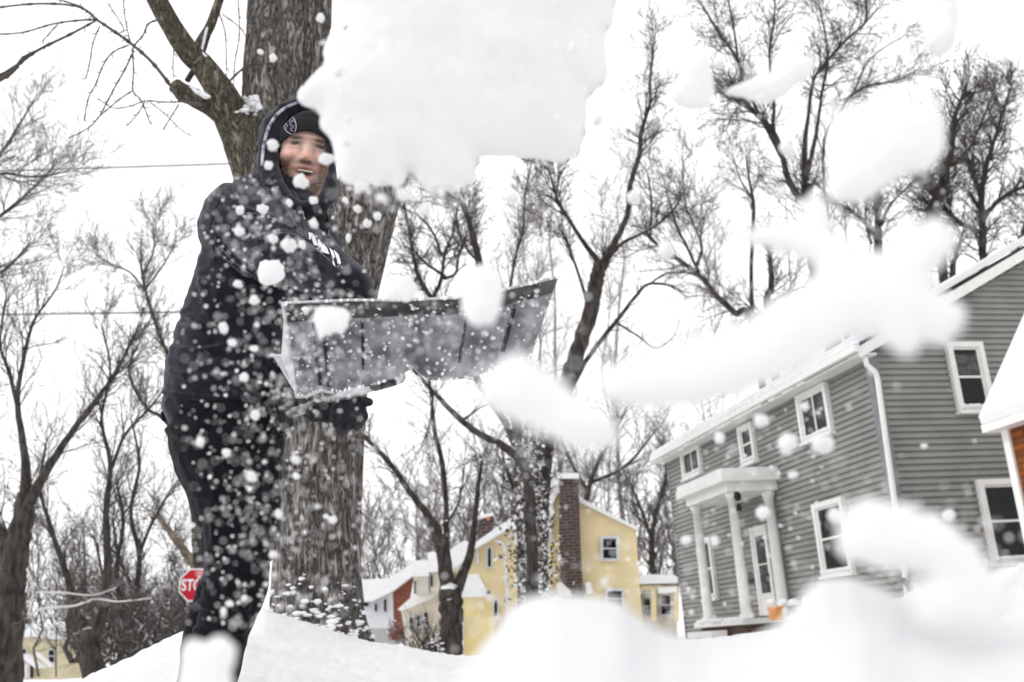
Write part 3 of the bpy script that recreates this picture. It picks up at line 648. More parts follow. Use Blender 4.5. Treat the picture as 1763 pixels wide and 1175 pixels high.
tree('bare tree standing behind the thrown snow in the middle distance', 30, [
  ([(895, 1085, 5), (893, 880, 5), (885, 720, 5), (870, 600, 5), (875, 520, 4.5), (888, 440, 4), (900, 400, 3.5), (905, 330, 2.5), (915, 280, 1.5)], 0)], 25, (2, 85, 1.3), twigm=TWIGG, start=.2)
tree('forked bare tree rooted beside the yellow house bay', 21, [
  ([(775, 1125, 22), (777, 1080, 20), (776, 1035, 21), (775, 1005, 19)], 0),
  ([(772, 1015, 14), (762, 950, 13), (745, 900, 10), (715, 860, 8), (680, 810, 7), (650, 775, 6), (628, 752, 5), (600, 715, 3)], -1),
  ([(768, 960, 9), (768, 880, 7), (762, 800, 6.5), (748, 740, 6), (742, 680, 5), (735, 620, 3)], 1),
  ([(785, 1015, 12), (806, 965, 10), (815, 915, 8), (822, 850, 6), (830, 790, 4)], 1),
  ([(766, 905, 6), (790, 860, 4), (800, 800, 3)], 2)], 26, (2, 70, .6), start=.3)
tree('bare tree with one long straight limb hanging under the shovel', 19, [
  ([(915, 1085, 12), (914, 900, 12), (905, 810, 11), (870, 770, 10), (830, 750, 9), (795, 725, 8), (765, 695, 7), (740, 668, 6), (715, 640, 5), (700, 618, 3)], 0),
  ([(795, 725, 5), (830, 700, 3), (860, 690, 2)], 1), ([(745, 672, 3.5), (742, 720, 3), (730, 760, 2)], 0)], 27, (1, 50, .3))
def vine_tree():
    t = tree('thick vine covered trunk flecked with snow between the two yellow houses', 22, [
      ([(925, 1120, 15), (922, 1000, 14), (915, 900, 13), (905, 820, 11), (895, 760, 10), (880, 700, 6)], 0),
      ([(918, 900, 9), (940, 840, 6), (950, 780, 4)], 1), ([(912, 880, 8), (885, 840, 6), (870, 800, 4)], -1)], 28, (2, 60, 1.5))
    rng = random.Random(5); mb = MB(); sb = MB()
    for i in range(4200):
        y = rng.uniform(760, 1060); ww = 44 - abs(y-960)*.10; x = 920 - (1000-y)*.06 + rng.gauss(0, ww*.45); YY = 21.6 + rng.gauss(0, .5)
        p = P(x, y, YY); s_ = rng.uniform(.03, .085); a = rdir(rng)*s_; b = rdir(rng)*s_
        (sb if rng.random() < .42 else mb).quad(p, p+a, p+a+b, p+b)
    mb.build('vine_leaves', mat('dead_vine', (.09, .075, .06), noise_amt=.5, nscale=2), t)['kind'] = 'stuff'; sb.build('snow_tufts', SNOW, t)['kind'] = 'stuff'
vine_tree()
tree('grey twiggy bare tree behind the yellow house chimney', 58, [
  ([(1010, 900, 7), (1020, 820, 6), (1050, 760, 4), (1080, 700, 2.5)], 0), ([(1015, 850, 5), (980, 790, 4), (960, 730, 2)], 1),
  ([(1020, 830, 5), (1080, 800, 4), (1130, 740, 2)], -1)], 29, (2, 70, 1.0), twigm=TWIGG, start=.1)
tree('dark bare tree between the yellow gable and the grey house', 55, [
  ([(1125, 1000, 8), (1122, 930, 7), (1130, 880, 5), (1145, 830, 3), (1150, 780, 2)], 0), ([(1122, 930, 5), (1105, 880, 4), (1085, 830, 2)], 1)], 30, (2, 60, 1.4), start=.1)
tree('leaning limb of a bare tree above the grey house roof', 27, [
  ([(1300, 580, 8), (1265, 540, 8), (1235, 510, 7), (1205, 475, 6), (1165, 445, 5), (1135, 425, 4), (1110, 395, 3)], 0),
  ([(1205, 475, 4), (1185, 430, 3.5), (1165, 390, 3), (1150, 340, 2)], 1), ([(1195, 470, 4), (1208, 430, 3.5), (1200, 400, 2.5), (1180, 350, 2), (1175, 270, 1.5)], -1),
  ([(1120, 405, 3), (1122, 350, 3), (1115, 300, 2)], 0)], 31, (2, 90, 1.0), twigm=TWIGG)
tree('short stubby bare tree poking over the snow cloud', 30, [
  ([(1325, 560, 9), (1328, 500, 8), (1326, 450, 6), (1322, 420, 3)], 0), ([(1335, 520, 7), (1310, 545, 4), (1280, 520, 2)], 0), ([(1330, 520, 6), (1370, 500, 3), (1410, 490, 1.5)], 0)], 32, (2, 55, 1.1), start=.2)
tree('slim bare tree left of the big dark fork with a thick short stem', 30, [
  ([(1298, 560, 5), (1297, 400, 5), (1297, 350, 5), (1290, 310, 3), (1285, 270, 2)], 0), ([(1297, 345, 3), (1275, 310, 2), (1262, 270, 1.3)], 1)], 33, (2, 60, .9), twigm=TWIGG, start=.5)
tree('dark forked bare tree high at the upper right, twigs touching the top of the frame', 24, [
  ([(1440, 620, 15), (1415, 500, 14), (1400, 420, 13), (1392, 350, 12), (1388, 320, 11)], 0),
  ([(1378, 345, 9), (1358, 310, 8), (1345, 260, 7), (1330, 225, 7), (1305, 200, 6), (1285, 180, 5), (1278, 175, 3)], -1),
  ([(1330, 225, 5), (1332, 180, 4), (1325, 100, 3), (1333, 30, 2.5), (1335, -40, 2)], 0),
  ([(1388, 330, 9), (1385, 260, 7), (1392, 200, 5), (1400, 140, 4), (1420, 110, 4), (1450, 75, 3.5), (1490, 38, 3), (1490, 0, 2)], 1),
  ([(1390, 300, 7), (1405, 230, 5), (1415, 160, 4), (1425, 90, 3), (1410, 10, 2)], 2),
  ([(1282, 130, 4), (1262, 90, 4), (1240, 60, 3), (1210, 10, 2)], 1), ([(1345, 270, 5), (1280, 140, 4), (1265, 60, 3), (1250, -20, 2)], 2)], 34, (2, 95, 1.5), rmin=.45, start=.4)
tree('pale thin bare tree with wide arching twigs at the upper right', 34, [
  ([(1420, 330, 4), (1450, 190, 4), (1490, 150, 3.5), (1540, 140, 2.5), (1580, 120, 1.5)], 0), ([(1440, 250, 3), (1470, 160, 2.5), (1500, 100, 2), (1560, 60, 1.2)], 1)], 35, (2, 75, .7), twigm=TWIGG, start=.2)
tree('small dark bare tree above the snow cloud right of centre', 26, [
  ([(1515, 600, 11), (1513, 440, 10), (1512, 400, 9), (1510, 360, 6), (1505, 320, 4), (1502, 300, 2)], 0),
  ([(1512, 410, 6), (1490, 385, 5), (1465, 362, 4), (1442, 350, 2.5)], -1), ([(1510, 400, 5), (1535, 350, 4), (1565, 320, 2.5), (1580, 300, 1.5)], 1),
  ([(1500, 420, 4), (1490, 380, 3), (1495, 340, 2)], 0)], 36, (2, 60, 1.5), start=.4)
tree('dense dark bare tree behind the grey house gable, left of a taller one', 24, [
  ([(1640, 640, 12), (1625, 480, 10), (1605, 372, 12), (1618, 330, 11), (1635, 270, 9), (1645, 200, 6), (1660, 160, 4)], 0),
  ([(1615, 340, 8), (1595, 300, 5), (1585, 260, 3)], -1), ([(1630, 290, 6), (1665, 260, 4), (1690, 210, 3), (1710, 160, 2)], 1)], 37, (2, 75, 2.4), rmin=.48, start=.35)
tree('tallest dense dark bare tree at the right edge above the roof', 27, [
  ([(1700, 600, 13), (1693, 460, 9), (1692, 400, 9), (1690, 340, 8), (1700, 280, 6), (1725, 200, 4), (1740, 150, 2.5)], 0),
  ([(1690, 380, 7), (1720, 345, 6), (1763, 320, 5), (1800, 290, 3)], 1), ([(1690, 400, 7), (1655, 385, 6), (1625, 360, 5), (1600, 330, 3)], -1),
  ([(1692, 350, 5), (1670, 290, 4), (1660, 230, 2)], 1), ([(1740, 470, 6), (1760, 400, 5), (1780, 340, 3)], 2)], 38, (2, 75, 2.3), rmin=.48, start=.3)
tree('dark twin stemmed bare tree just above the roof rake at right', 29, [
  ([(1640, 640, 9), (1640, 480, 8), (1645, 440, 6), (1658, 400, 4)], 0), ([(1630, 480, 5), (1615, 450, 4), (1605, 420, 2)], 1)], 39, (2, 45, 1.0), start=.3)

# far woods reading as one mass
def woods(name, seed, specs, mt, label):
    rng = random.Random(seed); mb = MB()
    for (x0, x1, yb, yt0, yt1, n, Y0, Yn, dens) in specs:
        for i in range(n):
            x = rng.uniform(x0, x1); Y = rng.uniform(Y0, Yn); yt = rng.uniform(yt0, yt1); m1 = M1(x, yb, Y)
            a = P(x, yb, Y); b = P(x + rng.uniform(-18, 18), yt, Y + rng.uniform(-1, 1)); k = 7
            pts = [a.lerp(b, j/k) + rdir(rng)*m1*11*(j > 0) for j in range(k+1)]; r0 = rng.choice([1.2, 1.6, 2.2, 3.2, 5.5])*m1*rng.uniform(.8, 1.1)
            mb.tube(pts, [r0*(1-.8*j/k) for j in range(k+1)], 5, cap=False)
            for j in range(2 if yt < 500 else 1, k+1):
                for _ in range(int(dens) + (rng.random() < dens % 1)):
                    dd = (b-a).normalized(); ax = Matrix.Rotation(rng.uniform(0, 6.28), 3, dd) @ dd.orthogonal().normalized()
                    nd = Matrix.Rotation(rng.uniform(.3, 1.25), 3, ax) @ dd
                    grow(mb, pts[j], nd, rng.uniform(25, 66)*m1*(1.5 if yt < 500 else 1), 1.1*m1, 2, rng, .45*m1, .85, .06)
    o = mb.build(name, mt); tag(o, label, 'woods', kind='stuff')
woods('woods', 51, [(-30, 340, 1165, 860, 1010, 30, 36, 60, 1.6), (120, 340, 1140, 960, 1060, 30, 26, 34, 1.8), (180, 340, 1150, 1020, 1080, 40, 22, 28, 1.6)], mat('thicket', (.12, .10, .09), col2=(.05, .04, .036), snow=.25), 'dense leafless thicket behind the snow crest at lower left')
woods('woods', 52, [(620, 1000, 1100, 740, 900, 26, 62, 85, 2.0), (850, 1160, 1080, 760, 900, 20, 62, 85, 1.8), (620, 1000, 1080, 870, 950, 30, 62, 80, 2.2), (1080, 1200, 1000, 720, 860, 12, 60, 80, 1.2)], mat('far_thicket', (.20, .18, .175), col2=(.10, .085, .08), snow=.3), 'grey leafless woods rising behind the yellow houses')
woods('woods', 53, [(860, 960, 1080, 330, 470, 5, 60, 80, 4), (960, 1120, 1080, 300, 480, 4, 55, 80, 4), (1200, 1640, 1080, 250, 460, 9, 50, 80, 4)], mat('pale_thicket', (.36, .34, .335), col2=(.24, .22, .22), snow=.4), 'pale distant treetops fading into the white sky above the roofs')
# shrubs
def shrub(label, x, y, Y, wpx, hpx, n, seed, mt, snow=True):
    rng = random.Random(seed); p = P(x, y, Y); m1 = M1(x, y, Y); root = empty('shrub', p, label, 'shrub'); mb = MB()
    for i in range(n):
        d = Vector((rng.gauss(0, .5)*wpx/hpx, rng.gauss(0, .5)*wpx/hpx, 1)).normalized()
        grow(mb, p + Vector((rng.gauss(0, .25)*wpx*m1, rng.gauss(0, .2)*wpx*m1, -.05)), d, hpx*m1*rng.uniform(.6, 1), 1.1*m1, 1, rng, .5*m1, .8, .05)
    mb.build('stems', mt, root)
    if snow:
        sb = MB()
        for i in range(int(n*.6)): sb.ball(p + Vector((rng.gauss(0, .3)*wpx*m1, rng.gauss(0, .2)*wpx*m1, rng.uniform(.2, .9)*hpx*m1)), 2.2*m1, rng, 6, 4, (1, 1, .6), .2)
        sb.build('snow_caps', SNOW, root, True).__setitem__('kind', 'stuff')
REDTW = mat('red_twig', (.22, .10, .08), snow=.2)
shrub('reddish bare shrub at the corner of the white brick gabled house', 682, 1100, 40, 26, 34, 22, 61, REDTW)
shrub('tall bare shrub in front of the cream cape house wall', 728, 1118, 38, 56, 62, 40, 62, TWIG)
shrub('small round dark shrub capped with snow beside the forked tree', 748, 1122, 12, 20, 26, 34, 63, TWIG)
shrub('wiry bare shrub at the foot of the grey house wall', 1600, 1040, 17.5, 30, 40, 14, 64, BLACK, False)

# ---------------------------------------------------------------- the big tree
def big_tree():
    Y = 8.3; m1 = M1(550, 800, Y); rng = random.Random(3)
    root = empty('bare_tree', P(550, 1085, Y), 'massive rough barked tree trunk forking directly behind the man', 'tree')
    def stem(spec, nseg, sides, amp, mb, flare=False, capend=True):
        C = cr([P(x, y, YY) for x, y, r, YY in spec], nseg); R = []
        for i in range(len(spec)-1):
            for j in range(nseg): t = j/nseg; R.append((spec[i][2]*(1-t) + spec[i+1][2]*t)*M1(*spec[i][:2], spec[i][3]))
        R.append(spec[-1][2]*M1(*spec[-1][:2], spec[-1][3]))
        base = len(mb.v); a = Vector((1, 0, 0)); acc = 0
        for i, p in enumerate(C):
            t = (C[min(i+1, len(C)-1)] - C[max(i-1, 0)]).normalized(); a = (a - t*a.dot(t)).normalized(); b = t.cross(a)
            if i: acc += (p - C[i-1]).length
            for j in range(sides):
                an = 2*math.pi*j/sides; k = R[i]/.35
                u = an*R[i]
                n1 = noise.noise(Vector((math.cos(an)*k*7, math.sin(an)*k*7, acc*1.6 + noise.noise(Vector((u*3, acc*3, 0)))*.5)))
                n2 = noise.noise(Vector((math.cos(an)*k*15+9, math.sin(an)*k*15, acc*3.5)))
                n3 = noise.noise(Vector((math.cos(an)*1.3, math.sin(an)*1.3, acc*.8)))
                rr = R[i] + amp*(1-abs(n1)*2.6)*.8 + amp*.5*n2 + amp*2.0*n3*.6
                if flare: rr += R[i]*.5*math.exp(-acc/.22)*(max(0, .45 + .8*noise.noise(Vector((math.cos(an)*1.9, math.sin(an)*1.9, 4)))))
                mb.v.append(tuple(p + (a*math.cos(an) + b*math.sin(an))*rr))
            if i:
                o = base + (i-1)*sides
                for j in range(sides):
                    j2 = (j+1) % sides; mb.f.append((o+j, o+j2, o+sides+j2, o+sides+j))
        if capend: mb.f.append(tuple(base + (len(C)-1)*sides + j for j in range(sides)))
        return C, R
    mb = MB()
    C, R = stem([(545, 1130, 84, Y), (546, 1040, 76, Y), (547, 960, 73, Y), (549, 860, 73, Y), (553, 740, 72, Y), (552, 620, 80, Y), (545, 520, 92, Y), (520, 420, 96, Y+.05), (500, 330, 84, Y+.1), (492, 240, 74, Y+.1), (490, 140, 70, Y+.1), (497, 40, 71, Y+.2), (505, -80, 70, Y+.3)], 26, 190, .013, mb, True)
    stem([(560, 600, 66, Y), (585, 500, 66, Y-.05), (612, 400, 62, Y-.1), (640, 320, 55, Y-.1), (690, 200, 50, Y), (750, 60, 45, Y), (800, -60, 42, Y)], 22, 130, .012, mb)
    tr = mb.build('trunk', BARK, root, True)
    mb = MB()
    stem([(470, 360, 58, Y+.1), (446, 290, 46, Y), (425, 240, 42, Y-.1), (400, 200, 32, Y-.2), (378, 155, 24, Y-.3), (350, 115, 20, Y-.3), (325, 90, 19, Y-.4), (295, 45, 17, Y-.5), (262, -15, 16, Y-.6), (240, -60, 15, Y-.6)], 14, 48, .004, mb)
    stem([(395, 205, 22, Y-.2), (365, 182, 19, Y-.3), (335, 168, 16, Y-.45), (312, 155, 13, Y-.5), (302, 148, 13, Y-.5)], 8, 32, .005, mb)
    stem([(338, 100, 10, Y-.3), (345, 75, 9, Y-.2), (362, 45, 8, Y-.1), (378, 0, 7, Y), (395, -50, 7, Y)], 8, 24, .002, mb)
    stem([(322, 140, 5, Y), (345, 100, 5, Y), (360, 55, 5, Y+.1), (375, 20, 5, Y+.1)], 8, 16, .002, mb)
    mb.build('limb', LIMB, root, True)
    # thin shoots in front of the sky
    tw = MB()
    def sh(pts, YY, r0=1.8, r1=1.0, kids=True, dY=0.0):
        C = cr([P(x, y, YY + dY*i/len(pts)) for i, (x, y) in enumerate(pts)], 8); m_ = M1(pts[0][0], pts[0][1], YY)
        Rr = [m_*(r0 + (r1-r0)*i/(len(C)-1)) for i in range(len(C))]
        for i in range(3, len(C), 5): Rr[i] *= 1.5
        tw.tube(C, Rr, 6)
        if kids:
            for i in range(4, len(C), 5):
                d = (C[i]-C[i-1]).normalized(); ax = Matrix.Rotation(rng.uniform(0, 6.28), 3, d) @ d.orthogonal().normalized()
                nd = Matrix.Rotation(rng.uniform(.7, 1.3), 3, ax) @ d
                tw.tube([C[i], C[i] + nd*m_*rng.uniform(4, 9)], [m_*.9, m_*.7], 5)
    for a in ([((348, 182), (310, 172), (295, 150), (262, 108), (225, 75), (190, 50), (165, 33), (148, 18), (120, 9), (60, 7), (-10, 14)), 7.6, 3.2, 1.6],
              [((165, 34), (150, 20), (130, 8), (60, -10)), 7.6, 1.5, .9], [((165, 34), (130, 36), (90, 42), (40, 56), (-10, 60)), 7.6, 1.7, 1.1],
              [((165, 36), (120, 60), (65, 87), (30, 112), (-20, 145)), 7.6, 1.7, 3.0], [((65, 87), (40, 100), (20, 125), (-15, 145)), 7.5, 1.5, 4.5],
              [((100, 42), (85, 58), (72, 72)), 7.6, 1, .7], [((172, 45), (160, 75), (155, 105), (148, 135)), 7.7, 1, .8],
              [((222, 78), (195, 90), (178, 112), (165, 145), (152, 170), (145, 208)), 7.6, 1.3, .9],
              [((230, 88), (215, 120), (198, 150), (185, 175), (170, 202), (150, 222), (118, 238)), 7.6, 1.4, .8],
              [((228, 88), (230, 120), (229, 156), (242, 172), (252, 195), (260, 215)), 7.7, 1.3, .9], [((229, 156), (205, 172), (172, 200)), 7.7, 1.2, .9],
              [((310, 176), (280, 176), (250, 174), (225, 183), (195, 186), (168, 170)), 7.6, 1.2, .7], [((258, 176), (282, 195), (310, 222), (325, 232)), 7.6, .9, .6],
              [((308, 180), (298, 196), (280, 225)), 7.6, 1.1, .8], [((250, 174), (238, 195), (218, 218)), 7.7, 1, .7],
              [((270, 35), (255, 42), (247, 60), (235, 74), (226, 88)), 7.6, 1.6, 1.1], [((225, 76), (218, 45), (213, 10), (215, -20)), 7.7, 1.1, .8],
              [((225, 76), (205, 60), (213, 50), (195, 20), (185, 5)), 7.8, 1, .7],
              [((382, 155), (405, 130), (425, 115), (445, 110), (472, 110)), 7.7, 2, 1.2], [((410, 0), (412, 60), (404, 110), (402, 160)), 8.2, 1, .8],
              [((378, 25), (388, 60), (390, 130)), 8.2, 1.1, .8], [((383, 25), (415, 50), (430, 80)), 8.2, 1.0, .7], [((300, 75), (298, 110), (299, 135)), 8.0, .9, .7]):
        sh(*a)
    tw.build('twigs', mat('shoot', (.10, .085, .075), col2=(.05, .04, .035)), root, True)
    # snow lodged at the crotch, on the stub and round the root flare
    sb = MB(); rg = random.Random(8)
    dg = bpy.context.evaluated_depsgraph_get()
    bvh = BVHTree.FromPolygons([Vector(v.co) for v in tr.data.vertices], [tuple(p.vertices) for p in tr.data.polygons])
    def lodge(x, y, r, sc=(1, 1, .6)):
        h = bvh.ray_cast(CAM, ray(x, y).normalized())
        if h[0] is None: return
        mm = M1(x, y, h[0].y); sb.ball(h[0], r*mm, rg, 9, 6, sc, .22)
    for i in range(460):
        y = rg.uniform(975, 1100); dens = (max(0, y-972)/128)**1.6
        if rg.random() > dens: continue
        lodge(rg.uniform(446, 650), y, rg.uniform(1.2, 5.6), (rg.uniform(1.1, 2.2), 1, rg.uniform(.4, .9)))
    for i in range(70): lodge(rg.uniform(408, 446), rg.uniform(168, 205), rg.uniform(2.5, 7), (1.3, 1, .6))
    for i in range(45):
        t = rg.random(); p = P(403 + 44*t, 198 - 22*t + rg.gauss(0, 4), 8.05 + rg.uniform(-.1, .1)); sb.ball(p, rg.uniform(3, 7)*m1, rg, 9, 6, (1.4, 1, .6), .25)
    for i in range(26):
        t = i/25; sb.ball(P(304+52*t, 146+20*t + rg.uniform(-2, 2), 7.8), (5.5+2*math.sin(t*3))*m1, rg, 9, 6, (1.2, 1, .6), .2)
    for i in range(12):
        t = i/11; sb.ball(P(347+9*t, 88-38*t, 8.0), 2.6*m1, rg, 7, 5, (1, 1, 1.4), .2)
    for i in range(8): sb.ball(P(343+i*1.5, 88+i*1.2, 7.9), 3.2*m1, rg, 7, 5, (1, 1, .8), .2)
    sb.build('lodged_snow', SNOW, root, True).__setitem__('kind', 'stuff')
    db = MB()
    for i in range(22):   # dark debris in the crotch
        p = P(410 + rg.random()*36, 172 + rg.random()*30, 7.98); a = rdir(rg)*3*m1; b = rdir(rg)*3*m1; db.prism([p, p+a, p+b], rdir(rg)*m1*2)
    db.build('bark_debris', BLACK, root)
    # knot
big_tree()

# ---------------------------------------------------------------- stop sign
def stop_sign():
    Y = 22.5; c = P(336, 1007.5, Y); m1 = M1(336, 1007, Y); R = 27.8*m1/math.cos(math.pi/8)
    root = empty('stop_sign', Vector((c.x, c.y, ground_z(c.x, c.y))), 'red octagonal STOP sign partly hidden behind the man\'s leg', 'sign')
    rt = (Gd*.12 + Vector((1, .0, .03))).normalized(); rt = Vector((1, 0, -.06)).normalized(); upv = Vector((.06, 0, 1)).normalized()
    def octa(r, k, th): 
        mb = MB(); pts = [c + rt*r*math.cos(math.pi/8+i*math.pi/4) + upv*r*math.sin(math.pi/8+i*math.pi/4) + Vector((0, k, 0)) for i in range(8)]
        mb.prism(pts, Vector((0, th, 0))); return mb
    octa(R, 0, .01).build('border', mat('sign_white', (.8, .8, .82), rough=.4), root)
    octa(R*.90, -.006, .005).build('face', mat('sign_red', (.50, .008, .02), rough=.35, noise_amt=.05), root)
    cu = bpy.data.curves.new('txt', 'FONT'); cu.body = 'STOP'; cu.size = 1; cu.extrude = .004; cu.offset = .018; cu.align_x = 'CENTER'; cu.space_character = .98
    to = bpy.data.objects.new('t', cu); COL.objects.link(to)
    me = bpy.data.meshes.new_from_object(to.evaluated_get(bpy.context.evaluated_depsgraph_get())); bpy.data.objects.remove(to)
    xs = [v.co.x for v in me.vertices]; ys = [v.co.y for v in me.vertices]; w_ = max(xs)-min(xs); h_ = max(ys)-min(ys); cx = (max(xs)+min(xs))/2; cy = (max(ys)+min(ys))/2
    for v in me.vertices: v.co = c + rt*((v.co.x-cx)/w_*R*1.55) + upv*((v.co.y-cy)/h_*R*.66) + Vector((0, -.012 - v.co.z*.3, 0))
    me.update(); link('lettering', me, bpy.data.materials['sign_white'], root)
    mb = MB(); g = ground_z(c.x, c.y)
    mb.boxf((c.x-.03, c.y+.012, g-.3), (.06, 0, 0), (0, .05, 0), (0, 0, c.z+R-.1-g+.3)); mb.build('post', mat('galvanised', (.35, .36, .37), metal=.6, rough=.5), root)
stop_sign()

# ---------------------------------------------------------------- power lines
def wire(label, a, b, Y, r, Y2=None):
    A, B_ = P(*a, Y), P(*b, Y2 or Y); d = B_-A; A2 = A - d*.6; B2 = B_ + d*.8; mb = MB(); n = 14
    pts = [A2.lerp(B2, i/n) for i in range(n+1)]
    mb.tube(pts, r, 5); o = mb.build('power_line', mat('cable', (.33, .33, .35)), None); tag(o, label, 'power line')
wire('overhead cable crossing the sky left of the man, level with his head', (0, 295), (410, 282), 30, .035)
wire('overhead cable crossing the sky at the left, level with the man\'s elbow', (0, 542), (300, 538), 40, .05)
wire('fine overhead cable crossing the top right corner', (1530, 0), (1763, 28), 60, .02)

# ---------------------------------------------------------------- the man
FLEECE = mat('navy_black_fleece', (.013, .0125, .018), rough=.95, noise_amt=.35, nscale=30, bump=.5, bscale=260, bdist=.004, spec=.15)
PANTS = mat('black_fleece', (.008, .0075, .010), rough=.95, noise_amt=.4, nscale=30, bump=.4, bscale=260, bdist=.003, spec=.12)
FOLD_HI = mat('fleece_fold_highlight', (.10, .10, .12), rough=.9)  # paler than the fleece: light on the fold ridges put into the colour
for m_, w_ in ((FLEECE, .30), (PANTS, .10)):
    b_ = m_.node_tree.nodes['Principled BSDF']; b_.inputs['Sheen Weight'].default_value = w_; b_.inputs['Sheen Roughness'].default_value = .45; b_.inputs['Sheen Tint'].default_value = (.75, .75, .85, 1)
GLOVE = mat('glove_knit', (.02, .02, .025), rough=.85, noise_amt=.5, nscale=60, bump=.5, bscale=200, bdist=.003)
BEANIE = mat('black_knit', (.012, .012, .014), rough=.95, bump=.8, bscale=120, bdist=.004)
def Q(px, py, r, Y): p = P(px, py, Y); return p, r*M1(px, py, Y)
def blob(name, caps, vox, mt, parent, smooth=6, post=None):
    mb = MB()
    for c in caps:
        pts = [Q(*q[:4]) for q in c if not isinstance(q, str)]
        for k in range(len(pts)):
            mb.ball(pts[k][0], pts[k][1], None, 18, 12)
            if k + 1 < len(pts):
                (a, ra), (b, rb) = pts[k], pts[k+1]; n = max(1, int((a-b).length/(min(ra, rb)*.22)))
                for i in range(1, n): t = i/n; mb.ball(a.lerp(b, t), ra*(1-t)+rb*t, None, 18, 12)
    me = bpy.data.meshes.new('t'); me.from_pydata(mb.v, [], mb.f); o = bpy.data.objects.new('t', me); COL.objects.link(o)
    md = o.modifiers.new('r', 'REMESH'); md.mode = 'VOXEL'; md.voxel_size = vox
    sm = o.modifiers.new('s', 'SMOOTH'); sm.factor = .6; sm.iterations = smooth
    m2 = bpy.data.meshes.new_from_object(o.evaluated_get(bpy.context.evaluated_depsgraph_get())); bpy.data.objects.remove(o)
    m2.name = name; m2.update()
    if post: post(m2)
    m2.polygons.foreach_set('use_smooth', [True]*len(m2.polygons)); m2.update()
    return link(name, m2, mt, parent)
def disp(fn):
    def f(me):
        n = len(me.vertices); nr = [v.normal.copy() for v in me.vertices]
        for v, q in zip(me.vertices, nr): v.co = v.co + q*fn(v.co)
        me.update()
    return f
man = empty('person', P(365, 1238, 3.0), 'bearded man in a dark hooded fleece and black trousers heaving snow with a shovel', 'person')
HC = P(526, 279, 2.9); HM = M1(526, 279, 2.9)
